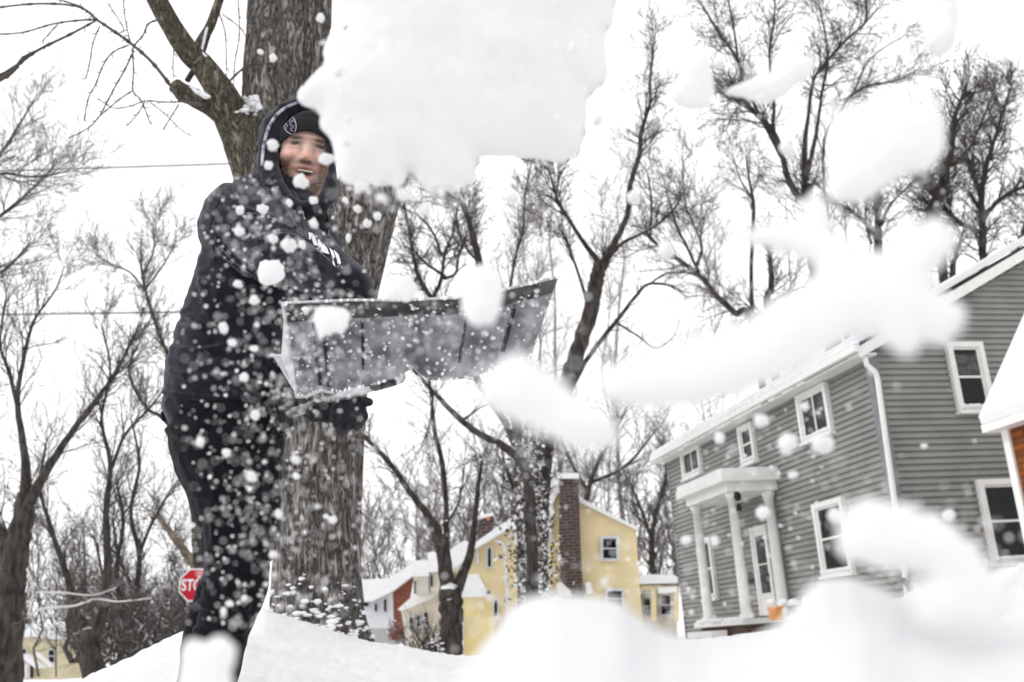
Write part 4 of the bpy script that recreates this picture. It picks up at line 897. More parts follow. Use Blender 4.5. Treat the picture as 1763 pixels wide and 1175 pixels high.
# head frame: face turned a little to the right of the picture and down towards the camera
hz = (UP*1.0 + RT*.12).normalized(); hy = (-FW + RT*.24 + UP*-.02); hy = (hy - hz*hy.dot(hz)).normalized(); hx = hy.cross(hz)*-1
if hx.dot(RT) < 0: hx = -hx
def bump3(c, s_, q): return math.exp(-(((q[0]-c[0])/s_[0])**2 + ((q[1]-c[1])/s_[1])**2))
def body_post(me):
    A, Bb, Cc = .074, .092, .118
    ca = me.color_attributes.new('tint', 'FLOAT_COLOR', 'POINT'); cols = np.zeros((len(me.vertices), 4), np.float32); cols[:] = (.55, .33, .26, 1)
    for i, v in enumerate(me.vertices):
        d = v.co - HC; x, y, z = d.dot(hx), d.dot(hy), d.dot(hz)
        if abs(z) > .16 or abs(x) > .13 or abs(y) > .16: continue
        if y > -.02:
            zo = z; z = .807*z - .0137; x *= .82; q = (x, z); f = 0
            f += .009*bump3((0, .041), (.05, .010), q)                      # brow
            f -= .014*(bump3((-.031, .022), (.018, .012), q) + bump3((.031, .022), (.018, .012), q))
            f += .006*(bump3((-.031, .020), (.012, .006), q) + bump3((.031, .020), (.012, .006), q))
            f += .014*bump3((0, .012), (.009, .028), q) + .027*bump3((0, -.012), (.013, .012), q) + .007*(bump3((-.014, -.017), (.007, .007), q) + bump3((.014, -.017), (.007, .007), q))
            f += .008*(bump3((-.042, -.012), (.018, .018), q) + bump3((.042, -.012), (.018, .018), q))
            f -= .005*(bump3((-.030, -.030), (.006, .02), q) + bump3((.030, -.030), (.006, .02), q))
            f += .007*bump3((0, -.037), (.026, .007), q) + .007*bump3((0, -.064), (.022, .007), q)
            f -= .018*bump3((.002, -.050), (.027, .0068), q)
            f += .012*bump3((0, -.090), (.024, .018), q)
            v.co += hy*f*min(1, max(0, (y+.02)/.05))
            c = np.array((.68, .45, .37))
            c = c + np.array((.08, -.05, -.04))*(bump3((-.045, -.015), (.022, .02), q) + bump3((.045, -.015), (.022, .02), q) + bump3((0, -.012), (.014, .012), q))
            n_ = noise.noise(Vector((x*140, z*140, 1)))*.5 + noise.noise(Vector((x*420, z*420, 4)))*.6
            beard = 0
            rr = math.hypot(x/.062, (z+.040)/.060)
            beard = min(1, max(0, (rr-.36)*3.0))*min(1, max(0, (-z-.004)*45))
            beard = max(beard, 1.0*bump3((0, -.0285), (.034, .0075), q), .95*bump3((0, -.098), (.045, .020), q), .6*bump3((0, -.076), (.014, .006), q))
            beard = max(beard, min(1, max(0, (-z-.10)*30)))
            beard *= min(1, max(.62, .95+n_*.8))
            c = c*(1-beard*.92) + np.array((.075, .043, .028))*beard*.92
            brow = max(bump3((-.031, .037), (.020, .0058), q), bump3((.031, .037), (.020, .0058), q))
            brow = min(1, brow*1.25); c = c*(1-brow*.9) + np.array((.07, .04, .028))*brow*.9
            lid = max(bump3((-.031, .0265), (.017, .0022), q), bump3((.031, .0265), (.017, .0022), q)); c = c*(1-.9*lid) + np.array((.05, .03, .025))*.9*lid
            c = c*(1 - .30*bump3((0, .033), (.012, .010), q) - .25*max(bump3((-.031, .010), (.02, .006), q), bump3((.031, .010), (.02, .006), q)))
            eye = max(bump3((-.031, .0225), (.015, .0050), q), bump3((.031, .0225), (.015, .0050), q)); eye = min(1, eye*1.2); c = c*(1-.92*eye) + np.array((.035, .03, .03))*.92*eye
            c = c*(1 - .35*max(bump3((-.017, .008), (.006, .018), q), bump3((.017, .008), (.006, .018), q)))  # shadow down the sides of the nose, painted into the skin colour
            lip = max(bump3((0, -.0405), (.026, .0042), q), bump3((0, -.0615), (.022, .0048), q)); c = c*(1-.8*lip) + np.array((.52, .13, .11))*.8*lip
            mo = min(1, 1.2*bump3((.002, -.051), (.025, .0062), q)); c = c*(1-.9*mo) + np.array((.04, .01, .01))*.9*mo
            ns = bump3((-.009, -.0245), (.0055, .0035), q) + bump3((.009, -.0245), (.0055, .0035), q) + .6*bump3((0, -.0255), (.014, .0028), q); c = c*(1-.8*min(1, ns)) + np.array((.10, .04, .03))*.8*min(1, ns)  # nostril shadows and shade under the nose, painted dark into the skin
            c = c*(1+.08*n_)
            cols[i, :3] = np.clip(c, .01, 1)
    ca.data.foreach_set('color', cols.ravel()); me.update()
SKIN = bpy.data.materials.new('skin'); SKIN.use_nodes = True
_b = SKIN.node_tree.nodes['Principled BSDF']; _a = SKIN.node_tree.nodes.new('ShaderNodeAttribute'); _a.attribute_name = 'tint'
SKIN.node_tree.links.new(_a.outputs['Color'], _b.inputs['Base Color']); _b.inputs['Roughness'].default_value = .5; _b.inputs['Specular IOR Level'].default_value = .35
def pxof(v): x, y = proj(v); return x, y, v.y
def hcap(cx, cz, cy, r):   # ball given in the head frame
    p = HC + hx*cx + hz*cz + hy*cy; x, y, Y = pxof(p); return (x, y, r/M1(x, y, Y), Y)
headc = [[hcap(0, .045, -.012, .086)], [hcap(0, .02, .0, .083)], [hcap(0, -.015, .010, .077)], [hcap(-.03, 0, .022, .054)], [hcap(.03, 0, .022, .054)], [hcap(-.018, -.04, .018, .056)], [hcap(.018, -.04, .018, .056)], [hcap(0, -.078, .030, .040)], [hcap(-.02, -.075, .015, .038), hcap(.02, -.075, .015, .038)],
         [hcap(0, -.04, -.02, .06), hcap(0, -.18, -.05, .058)]]
torso_in = [[(398, 640, 72, 2.98), (412, 560, 76, 2.98), (440, 460, 80, 2.97), (470, 390, 68, 2.97)], [(470, 390, 55, 2.97), (510, 340, 38, 2.95)],
            [(425, 390, 40, 2.85), (595, 500, 26, 2.52)], [(595, 500, 26, 2.52), (592, 665, 20, 2.58), (594, 705, 18, 2.60)],
            [(530, 420, 30, 3.08), (545, 560, 26, 3.1), (508, 680, 20, 2.85)],
            [(390, 690, 70, 2.98), (412, 850, 52, 2.98), (410, 950, 42, 2.98), (392, 1060, 32, 2.98), (365, 1150, 28, 2.98), (358, 1205, 26, 2.98), (385, 1228, 18, 2.9)],
            [(395, 760, 60, 3.1), (405, 900, 38, 3.15), (382, 1000, 20, 3.2), (353, 1100, 18, 3.2), (335, 1200, 20, 3.2)]]
blob('body', headc + torso_in, .0034, SKIN, man, 2, body_post)
# eyes and teeth
mb = MB()
for s_ in (-1, 1): mb.ball(HC + hx*.038*s_ + hz*.0425 + hy*.0560, .0100, None, 12, 8, (1, 1, .5))
mb.build('eyes', mat('eye', (.07, .075, .08), rough=.2), man, True)
tb = MB()
pts = [HC + hx*(.002 + .022*k/6) + hz*(-.0410 + .0012*abs(k)/6) + hy*(.0815 - .005*(k/6)**2) for k in range(-6, 7)]
tb.tube(pts, .0030, 6); tb.build('teeth', mat('teeth', (.72, .68, .6), rough=.3), man, True)

def folds(lines, base):
    segs = []
    for pts, amp, wd in lines:
        for (a, b) in zip(pts[:-1], pts[1:]): segs.append((a[0], a[1], b[0], b[1], amp, wd))
    A = np.array(segs, float)
    def f(co):
        x, y = proj(co); dx = A[:, 2]-A[:, 0]; dy = A[:, 3]-A[:, 1]
        t = np.clip(((x-A[:, 0])*dx + (y-A[:, 1])*dy)/(dx*dx+dy*dy), 0, 1); d = np.hypot(x-A[:, 0]-t*dx, y-A[:, 1]-t*dy)
        k = np.exp(-(d/A[:, 5])**2)*A[:, 4]; g = np.exp(-((d-A[:, 5]*2.0)/A[:, 5])**2)*A[:, 4]*.35
        return base(co) + float(k.max()) - float(g.max())
    return f
FOLDS = [([(369, 405), (385, 432), (405, 452), (428, 470), (452, 487), (480, 489)], .012, 4), ([(412, 362), (450, 368), (480, 380), (510, 398)], .009, 4.5), ([(430, 306), (462, 325), (484, 345), (502, 372), (514, 395)], .010, 4),
  ([(447, 412), (480, 402), (508, 404), (528, 417), (560, 442), (592, 470)], .011, 5), ([(380, 400), (410, 395), (440, 398)], .008, 5), ([(500, 450), (540, 470), (585, 500)], .010, 6), ([(470, 440), (510, 440), (550, 462)], .008, 5),
  ([(300, 600), (340, 606), (380, 598)], .009, 6), ([(296, 640), (340, 652), (400, 650), (450, 640)], .010, 6), ([(320, 540), (350, 560), (390, 566)], .009, 6), ([(345, 470), (352, 520), (370, 560)], .008, 6), ([(400, 520), (430, 560), (440, 610)], .009, 7), ([(440, 540), (470, 570), (480, 620)], .009, 7), ([(286, 676), (340, 684), (400, 686), (470, 680)], .010, 4),
  ([(600, 520), (585, 560), (592, 600)], .008, 5)]
PFOLDS = [([(290, 740), (330, 760), (380, 765)], .009, 6), ([(470, 730), (440, 770), (400, 790)], .010, 6), ([(330, 850), (380, 860), (430, 850)], .008, 6), ([(474, 800), (476, 880), (468, 960)], .010, 5), ([(352, 960), (390, 968), (440, 955)], .010, 6), ([(350, 1000), (390, 1012), (430, 1005)], .011, 6), ([(345, 1040), (385, 1050), (425, 1045)], .012, 6), ([(340, 1085), (380, 1092), (415, 1088)], .011, 6), ([(460, 900), (430, 930), (395, 940)], .010, 6), ([(372, 800), (365, 870), (372, 940)], .007, 7)]
def cloth(amp, s1=9, seed=0):
    def f(co):
        a = noise.noise(Vector((co.x*s1, co.y*s1, co.z*s1*.8 + seed))); b = noise.noise(Vector((co.x*s1*2.6 + co.z*14, co.y*s1*2, co.z*s1*1.1 + seed + 5)))
        r = 1 - abs(noise.noise(Vector((co.x*7 + co.z*9, co.y*7, co.z*5 - co.x*9 + seed))))*2.2
        return amp*(a*1.1 + b*.7 + max(0, r-.35)*1.3)
    return f
hoodie = blob('hoodie', [
    [(387, 650, 101, 2.98), (405, 565, 92, 2.98), (440, 470, 97, 2.98), (463, 392, 95, 2.97)],
    [(520, 440, 70, 2.93), (500, 400, 70, 2.92)], [(480, 350, 60, 2.93), (520, 372, 34, 2.9), (548, 366, 24, 2.9)],
    [(420, 388, 76, 2.86), (470, 415, 66, 2.76), (540, 455, 52, 2.62), (600, 496, 42, 2.52)], [(600, 500, 42, 2.52), (606, 560, 38, 2.53), (596, 640, 33, 2.57), (592, 668, 29, 2.59)],
    [(530, 430, 46, 3.08), (550, 560, 44, 3.1), (520, 640, 36, 2.98), (508, 680, 30, 2.86)],
    [(386, 672, 101, 2.98), (386, 683, 102, 2.98)]], .0075, FLEECE, man, 5, disp(folds(FOLDS, cloth(.006))))
blob('trousers', [
    [(389, 700, 98, 2.98), (391, 745, 98, 2.98), (404, 820, 77, 2.98), (411, 880, 66, 2.98), (412, 950, 57, 2.98), (405, 1010, 55, 2.98), (390, 1062, 49, 2.98), (373, 1120, 46, 2.98), (358, 1190, 44, 2.98)],
    [(418, 760, 70, 3.02), (430, 850, 55, 3.02), (428, 920, 48, 3.02)],
    [(382, 760, 88, 3.1), (400, 900, 55, 3.15), (388, 985, 38, 3.2), (366, 1040, 35, 3.2), (350, 1100, 34, 3.2), (337, 1200, 34, 3.2)],
    [(283, 712, 8, 2.98), (284, 722, 8, 2.98)]], .0075, PANTS, man, 5, disp(folds(PFOLDS, cloth(.005, 8, 3))))
for (x, Y) in ((360, 2.98), (338, 3.2)):
    blob('boot', [[(x, 1205, 34, Y), (x, 1228, 36, Y), (x+30, 1236, 28, Y-.1), (x+52, 1240, 22, Y-.16)]], .012, BLACK, man, 4)
# hood: a thick rolled rim round the face with the cap of the hood behind
rim = [(512, 181, 10, 2.93), (488, 189, 12, 2.90), (469, 214, 15, 2.88), (462, 250, 16, 2.86), (463, 290, 17, 2.84), (472, 322, 17, 2.81), (492, 350, 16, 2.78), (520, 362, 15, 2.77), (549, 358, 14, 2.78), (566, 338, 12, 2.80), (572, 305, 9, 2.82), (573, 270, 8.5, 2.84), (568, 240, 9, 2.87), (555, 208, 9, 2.89), (534, 186, 9, 2.92), (512, 181, 10, 2.93)]
hood = blob('hood', [rim, [(505, 238, 58, 3.03)], [(502, 270, 55, 3.02), (498, 320, 56, 2.99)], [(468, 335, 36, 2.93), (480, 352, 36, 2.88), (505, 370, 26, 2.83)]], .006, FLEECE, man, 4, disp(cloth(.004, 14, 8)))
# beanie over the brow
def bpost(me):
    for v in me.vertices:
        d = v.co - HC; z = d.dot(hz)
        zt_ = .088 - .040*(abs(d.dot(hx) + .0)/.08)**2 - (.02 if d.dot(hy) < 0 else 0)
        if z < zt_: v.co += hz*(zt_ - z)
    me.update()
bean = blob('beanie', [[hcap(0, .058, -.008, .096)], [hcap(0, .095, -.012, .072)]], .0045, BEANIE, man, 2, bpost)
def caster(*obs):
    V, F = [], []
    for o in obs:
        n = len(V); mw = Matrix.Translation(parent_loc(o.parent)) @ o.matrix_parent_inverse if o.parent else Matrix()
        V += [Vector(v.co) for v in o.data.vertices]; F += [tuple(i+n for i in p.vertices) for p in o.data.polygons]
    return BVHTree.FromPolygons(V, F)
def on(bvh, px, py, lift=.003):
    h = bvh.ray_cast(CAM, ray(px, py).normalized())
    if h[0] is None: return None
    n = h[1] if h[1].dot(ray(px, py)) < 0 else -h[1]
    return h[0] + n*lift
bvb = caster(bean); WTH = mat('white_print', (.72, .72, .80), rough=.7); LVT = mat('lavender_thread', (.36, .34, .52), rough=.8)
mb = MB(); ring = [on(bvb, 499 + 12*math.cos(a)*.9 + 3.0*math.sin(a), 214 + 17*math.sin(a), .0016) for a in np.linspace(0, 2*math.pi, 25)]
ring = [q for q in ring if q is not None]
if len(ring) > 8:
    mb.tube(ring, .0009, 5); pb = mb.build('round_patch', WTH, bean.parent)
    mb = MB(); rg = random.Random(2)
    for i in range(26):
        a = rg.uniform(0, 6.28); r_ = rg.random()**.7*.85; x = 499 + 11*math.cos(a)*r_ + 2.5*math.sin(a)*r_; y = 214 + 15*math.sin(a)*r_
        q = [on(bvb, x + rg.uniform(-3, 3), y + rg.uniform(-3, 3), .0014) for _ in range(3)]
        if all(k is not None for k in q): mb.tube(q, .0008, 4)
    mb.build('embroidery', LVT, bean.parent)
bvh_ = caster(hoodie, hood)
def strand(name, pts, r, mt, lift=.002, par=None, k=6):
    q = [on(bvh_, x, y, lift) for x, y in pts]; q = [a for a in q if a is not None]
    if len(q) > 1: mb = MB(); mb.tube(cr(q, k), r, 6); mb.build(name, mt, par or man, True)
strand('seam_and_fold_highlight', [(397, 313), (384, 334), (374, 356), (366, 378), (363, 396), (367, 420), (371, 450)], .0022, PANTS, .001)
strand('seam_and_fold_highlight', [(369, 408), (385, 432), (405, 452), (428, 470), (450, 486), (466, 491), (478, 488)], .0022, FOLD_HI, .001)  # paler strands from here on are painted highlights along sleeve folds, not stitching
strand('seam_and_fold_highlight', [(412, 365), (450, 370), (480, 380), (505, 392)], .0016, FOLD_HI, .0008)
strand('seam_and_fold_highlight', [(430, 306), (462, 325), (484, 345), (502, 372), (512, 392)], .002, FOLD_HI, .001)
strand('seam_and_fold_highlight', [(447, 412), (480, 402), (508, 404), (525, 415), (560, 442), (590, 470)], .0018, FOLD_HI, .001)
strand('zip', [(519, 360), (522, 380), (526, 400), (530, 415)], .0022, BLACK, .003)
strand('zip_pull', [(521, 364), (523, 372), (523, 381)], .0032, mat('steel', (.6, .6, .6), metal=.9, rough=.3), .008)
strand('drawstring', [(561, 358), (562, 378), (563, 398), (564, 412)], .0035, BLACK, .006)
tr_ = [(507, 176), (490, 182), (472, 196), (459, 216), (451, 240), (448, 262), (447, 284)]
q = [on(bvh_, x + 5, y + 2, .001) for x, y in tr_]; q = [a for a in q if a is not None]; mb = MB(); mb.tube(cr(q, 6), .0055, 8)
mb.build('hood_trim', mat('trim_print', (.62, .62, .72), col2=(.04, .04, .06), nscale=45, rough=.8), man, True)
# jagged white print on the chest
mb = MB()
for poly in ([(532, 402), (539, 404), (544, 420), (541, 424), (537, 413), (533, 416)], [(541, 406), (545, 420), (547, 425), (543, 424)], [(549, 413), (554, 420), (559, 433), (557, 437), (551, 427), (547, 430)], [(556, 420), (563, 430), (566, 440), (560, 436)],
             [(567, 428), (573, 434), (577, 446), (573, 447), (569, 440)], [(574, 432), (583, 440), (586, 455), (583, 462), (579, 450), (577, 440)], [(570, 442), (574, 450), (580, 460), (575, 456)]):
    q = [on(bvh_, x, y, .004) for x, y in poly]
    if all(k is not None for k in q):
        c_ = sum(q, Vector())/len(q); tv = (c_-CAM).normalized()*.002; mb.prism(q, tv)
if mb.v: mb.build('chest_print', WTH, man)
# gloves
blob('glove', [[(592, 662, 27, 2.59), (592, 690, 27, 2.6)], [(578, 708, 25, 2.6), (602, 714, 24, 2.6)], [(570, 712, 18, 2.58), (545, 706, 15, 2.56), (540, 714, 14, 2.57)],
    [(604, 690, 12, 2.56), (622, 691, 9, 2.54), (635, 693, 7.5, 2.53)],
    [(598, 700, 13, 2.53), (612, 724, 12, 2.5), (606, 736, 11, 2.54)], [(590, 702, 13, 2.52), (596, 732, 12, 2.5), (588, 738, 11, 2.54)], [(580, 704, 12, 2.52), (580, 728, 12, 2.51), (576, 732, 11, 2.55)], [(612, 702, 13, 2.55), (623, 716, 11, 2.53), (618, 728, 10, 2.56)]], .0038, GLOVE, man, 3, disp(cloth(.002, 25, 2)))
blob('glove', [[(508, 682, 26, 2.86), (508, 696, 25, 2.84)], [(496, 700, 14, 2.78), (500, 712, 12, 2.8)], [(508, 702, 13, 2.77), (510, 714, 12, 2.8)], [(518, 700, 12, 2.78), (522, 708, 11, 2.8)], [(488, 694, 12, 2.8), (492, 706, 11, 2.82)], [(500, 684, 10, 2.76), (518, 690, 9, 2.75)]], .0045, GLOVE, man, 3)
blob('cuff', [[(593, 668, 31, 2.585), (593, 676, 31, 2.59)]], .006, FLEECE, man, 2)

# ---------------------------------------------------------------- the shovel
def shovel():
    root = empty('snow_shovel', P(505, 698, 2.82), 'wide frosted grey plastic snow shovel held up in front of the man', 'shovel')
    top = [(487, 522), (600, 517), (700, 517), (780, 513), (868, 499), (962, 477)]
    bot = [(511, 684), (530, 682), (542, 676), (556, 672), (566, 676), (600, 672), (640, 664), (680, 652), (700, 640), (712, 634), (722, 644), (740, 655), (770, 656), (810, 650), (840, 640), (870, 628), (914, 612)]
    def interp(pl, u):
        xs = [p[0] for p in pl]; x = xs[0] + (xs[-1]-xs[0])*u; return x, float(np.interp(x, xs, [p[1] for p in pl]))
    NU, NV = 72, 20
    def pt(u, v, off=0):
        a, b = interp(top, u), interp(bot, u); x = a[0]*(1-v)+b[0]*v; y = a[1]*(1-v)+b[1]*v
        Y = 2.22 - .20*u + .10*v + .07*math.sin(math.pi*v) - .03*math.exp(-((u-.0)/.05)**2)*2 + off
        for uu in (.105, .14, .855): Y -= .008*math.exp(-((u-uu)/.010)**2)
        Y -= .03*math.exp(-((u-.475)/.035)**2)*max(0, v-.35)
        return P(x, y, Y)
    mb = MB()
    for k in (0, .007):
        for i in range(NU+1):
            for j in range(NV+1): mb.v.append(tuple(pt(i/NU, j/NV, k)))
    n2 = (NU+1)*(NV+1)
    for i in range(NU):
        for j in range(NV):
            a = i*(NV+1)+j; b = a+NV+1; mb.f.append((a, a+1, b+1, b)); mb.f.append((n2+a, n2+b, n2+b+1, n2+a+1))
    for i in range(NU):
        a = i*(NV+1); b = a+NV+1; mb.f.append((a, b, n2+b, n2+a)); a += NV; b += NV; mb.f.append((a, n2+a, n2+b, b))
    for j in range(NV):
        mb.f.append((j, n2+j, n2+j+1, j+1)); a = NU*(NV+1)+j; mb.f.append((a, a+1, n2+a+1, n2+a))
    PLA = mat('frosted_plastic', (.42, .41, .44), rough=.6, col2=(.12, .118, .13), nscale=16, bump=.6, bscale=60, bdist=.003)
    bl = mb.build('blade', PLA, root, True)
    RIMM = mat('pale_plastic_edge', (.52, .51, .53), rough=.5, noise_amt=.25, nscale=20)
    mb = MB(); mb.prism([P(490, 530, 2.23), P(503, 660, 2.30), P(512, 684, 2.33), P(505, 672, 2.5), P(469, 612, 2.5), P(484, 614, 2.35)], Vector((.004, 0, .004)))
    mb.build('side_flange', RIMM, root)
    mb = MB(); mb.tube([pt(0, j/20, -.002) for j in range(21)], .0045, 8); mb.tube([pt(i/72*.16, 1, -.002) for i in range(0, 73, 4)], .004, 8); mb.tube([pt(i/72, 0, 0) for i in range(0, 73, 2)], .0032, 8); mb.build('rim', RIMM, root, True)
    STR = mat('wear_strip', (.035, .03, .03), rough=.45, col2=(.10, .09, .09), nscale=20)
    mb = MB()
    for (ua, ub) in ((.012, .995),):
        N_ = 60
        for i in range(N_):
            u0, u1 = ua+(ub-ua)*i/N_, ua+(ub-ua)*(i+1)/N_
            v0, v1 = .03, .20 - .0*u0
            a, b, c, d = pt(u0, v0, -.006), pt(u1, v0, -.006), pt(u1, v1, -.006), pt(u0, v1, -.006); e = Vector((0, .004, 0))
            mb.quad(a, b, c, d)
            mb.quad(a+e, b+e, b, a); mb.quad(d, c, c+e, d+e)
    mb.build('wear_strip', STR, root)
    rv = mat('rivet', (.75, .75, .75), metal=.3, rough=.4)
    for u in (.08, .475, .93):
        mb = MB(); mb.ball(pt(u, .115, -.010), .0065, None, 12, 8); mb.build('rivet', rv, root, True)
    RB_ = mat('rib_plastic', (.03, .03, .035), rough=.6)
    for u, w_ in ((.103, .0045), (.138, .0045), (.86, .005), (.285, .003), (.68, .003)):
        for v0, v1 in ((.24, .93 if u < .2 else .8),):
            q = [pt(u, v0+(v1-v0)*i/10, -.004) for i in range(11)]; mb = MB(); mb.tube(q, w_, 6); mb.build('rib', RB_, root, True)
    a, b = P(500, 712, 2.78), P(690, 648, 2.27)
    mb = MB(); mb.tube([a, a.lerp(b, .5), b], .014, 12); mb.build('shaft', mat('aluminium', (.6, .6, .62), metal=.8, rough=.35), root, True)
    mb = MB(); d = (b-a).normalized(); s_ = d.cross(FW).normalized(); mb.tube([b - d*.13, b - d*.04, b - d*.005], [.016, .018, .016], 12); mb.build('socket', BLACK, root, True)
    g0 = a - d*.0; mb = MB(); mb.tube([g0, g0 - d*.05 + s_*.05, g0 - d*.11 + s_*.055, g0 - d*.12, g0 - d*.11 - s_*.055, g0 - d*.05 - s_*.05, g0], .012, 10); mb.build('grip', BLACK, root, True)
    # frost and snow stuck on the blade
    rg = random.Random(31); mb = MB()
    for i in range(240):
        u, v = rg.random(), rg.random(); 
        if rg.random() < .35: v = rg.choice([0, .99])
        p = pt(u, v, -.005); mb.ball(p, rg.uniform(.0012, .005), rg, 6, 4, (1, .5, 1), .3)
    mb.build('stuck_snow', SNOW, root, True).__setitem__('kind', 'stuff')
shovel()

# ---------------------------------------------------------------- flung snow
def chunk(label, outline, Y, thick=.35, seed=0, tilt=(0, 0), cell=None, name='snow_chunk', cat='snow chunk', group=None, mt=CHUNK, rough=1.0, back=0):
    xs = np.array([p[0] for p in outline], float); ys = np.array([p[1] for p in outline], float)
    # smooth the outline
    n = len(xs); ol = []
    for i in range(n):
        p0, p1, p2, p3 = [np.array(outline[(i+k) % n], float) for k in (-1, 0, 1, 2)]
        for j in range(6):
            t = j/6; ol.append(.5*((2*p1)+(p2-p0)*t+(2*p0-5*p1+4*p2-p3)*t*t+(3*p1-p0-3*p2+p3)*t**3))
    ol = np.array(ol); c = ol.mean(0); W_ = max(np.ptp(ol[:, 0]), np.ptp(ol[:, 1]))
    jit = np.array([noise.noise(Vector((p[0]*.045, p[1]*.045, seed*3.1))) + .6*noise.noise(Vector((p[0]*.12, p[1]*.12, seed*2.1))) for p in ol]) ; rad = ol - c; ol = ol + rad/np.linalg.norm(rad, axis=1)[:, None]*(jit*7*rough)[:, None]
    cell = cell or max(3.0, W_/55)
    gx = np.arange(ol[:, 0].min()-cell, ol[:, 0].max()+cell*2, cell); gy = np.arange(ol[:, 1].min()-cell, ol[:, 1].max()+cell*2, cell)
    X, Yp = np.meshgrid(gx, gy); pts = np.stack([X.ravel(), Yp.ravel()], 1)
    a = ol; b = np.roll(ol, -1, 0); d = b - a
    L2 = (d**2).sum(1) + 1e-9
    t = np.clip(((pts[:, None] - a[None])*d[None]).sum(2)/L2[None], 0, 1); near = a[None] + t[..., None]*d[None]
    dist = np.linalg.norm(pts[:, None]-near, axis=2); k = dist.argmin(1); dm = dist[np.arange(len(pts)), k]; nearest = near[np.arange(len(pts)), k]
    cond = ((a[None, :, 1] > pts[:, None, 1]) != (b[None, :, 1] > pts[:, None, 1])) & (pts[:, None, 0] < (d[None, :, 0])*(pts[:, None, 1]-a[None, :, 1])/(d[None, :, 1]+1e-12)+a[None, :, 0])
    inside = cond.sum(1) % 2 == 1; sdist = np.where(inside, dm, -dm)
    keep = sdist > -cell*.75; snap = keep & (sdist < cell*.45); P2 = pts.copy(); P2[snap] = nearest[snap]; sdist = np.where(snap, 0, sdist)
    nx, ny = len(gx), len(gy); m1 = M1(c[0], c[1], Y); Wt = min(W_*.25, sdist.max()) + 1e-6; T = thick*Wt*m1*1.6
    idx = -np.ones((2, len(pts)), int); V = []; Fc = []
    for i in np.where(keep)[0]:
        q = min(1, sdist[i]/Wt); h = math.sqrt(max(0, 1-(1-q)**2))*T
        w3 = noise.noise(Vector((P2[i][0]*.012, P2[i][1]*.012, seed)))*T*.22 + noise.noise(Vector((P2[i][0]*.05, P2[i][1]*.05, seed+2)))*T*.12*rough
        Yc = Y + tilt[0]*(P2[i][0]-c[0])*m1 + tilt[1]*(P2[i][1]-c[1])*m1
        if sdist[i] <= 0: 
            idx[0, i] = idx[1, i] = len(V); V.append(tuple(P(P2[i][0], P2[i][1], Yc)))
        else:
            sc = min(1, q*2)
            idx[0, i] = len(V); V.append(tuple(P(P2[i][0], P2[i][1], Yc) - Vector((0, h + w3*sc, 0))))
            idx[1, i] = len(V); V.append(tuple(P(P2[i][0], P2[i][1], Yc) + Vector((0, h*.8 - w3*sc*.5, 0))))
    for r in range(ny-1):
        for s_ in range(nx-1):
            q = [r*nx+s_, r*nx+s_+1, (r+1)*nx+s_+1, (r+1)*nx+s_]
            ok = [k for k in q if keep[k]]
            if len(ok) >= 3:
                for side in (0, 1):
                    ids = []
                    for k in (ok if side == 0 else ok[::-1]):
                        if idx[side, k] not in ids: ids.append(int(idx[side, k]))
                    if len(ids) >= 3: Fc.append(tuple(ids))
    Fc = list(dict.fromkeys(Fc))
    me = bpy.data.meshes.new(name); me.from_pydata(V, [], Fc); me.update(); me.validate()
    me.polygons.foreach_set('use_smooth', [True]*len(me.polygons))
    o = link(name, me, mt); return tag(o, label, cat, group)
chunk('huge slab of snow hanging at the top of the picture beside the hood', [(597, -60), (597, 20), (597, 50), (577, 54), (563, 70), (556, 88), (557, 110), (545, 125), (528, 140), (512, 160), (514, 176), (535, 187), (547, 184), (546, 200), (552, 220), (570, 250), (581, 285), (590, 312), (612, 322), (650, 319), (690, 320), (703, 300), (714, 300), (735, 325), (770, 333), (812, 318), (820, 290), (824, 270), (880, 270), (930, 274), (962, 281), (985, 272), (1003, 245), (1008, 205), (1014, 165), (1040, 146), (1047, 110), (1040, 70), (1055, 40), (1062, 0), (1065, -60)], 1.15, .2, 1, tilt=(.1, .15))
chunk('shadowed grey lump of snow at the top right, alone against the sky', [(1585, -40), (1583, 5), (1590, 45), (1604, 80), (1622, 92), (1638, 78), (1646, 45), (1645, 10), (1638, -40)], .95, .9, 2)
chunk('flat snow wedge in front of the dark forked tree', [(1252, 158), (1285, 140), (1325, 128), (1340, 110), (1370, 100), (1398, 104), (1400, 122), (1380, 140), (1352, 162), (1325, 178), (1290, 172)], 1.0, .5, 3)
chunk('pale triangular lump of snow left of the dark forked tree', [(1152, 165), (1168, 130), (1182, 105), (1204, 92), (1222, 108), (1228, 150), (1222, 180), (1190, 188), (1165, 182)], 1.0, .5, 4)
chunk('big rounded snow cloud lump left of the tall dark trees', [(1424, 215), (1440, 192), (1480, 184), (1520, 180), (1548, 165), (1575, 180), (1608, 186), (1626, 215), (1622, 255), (1605, 290), (1570, 300), (1525, 322), (1490, 345), (1450, 352), (1428, 335), (1424, 290), (1432, 250)], .5, .35, 5)
chunk('upright spike of snow below the dark forked tree', [(1372, 420), (1378, 370), (1388, 342), (1402, 326), (1416, 345), (1428, 380), (1438, 415), (1420, 440), (1385, 440)], .45, .5, 6)
chunk('long cloud of flying snow streaming above the grey house roof', [(1288, 408), (1300, 392), (1340, 386), (1380, 392), (1430, 408), (1470, 420), (1510, 430), (1560, 424), (1575, 392), (1605, 375), (1638, 392), (1646, 425), (1625, 455), (1602, 480), (1620, 505), (1655, 520), (1664, 535), (1648, 572), (1620, 600), (1603, 592), (1590, 586), (1572, 608), (1548, 612), (1528, 596), (1490, 582), (1450, 596), (1400, 625), (1330, 660), (1260, 682), (1180, 700), (1100, 704), (1045, 690), (1035, 655), (1060, 628), (1130, 612), (1210, 590), (1270, 560), (1330, 515), (1385, 488), (1400, 460), (1370, 440), (1320, 430)], .40, .25, 7, rough=1.6)
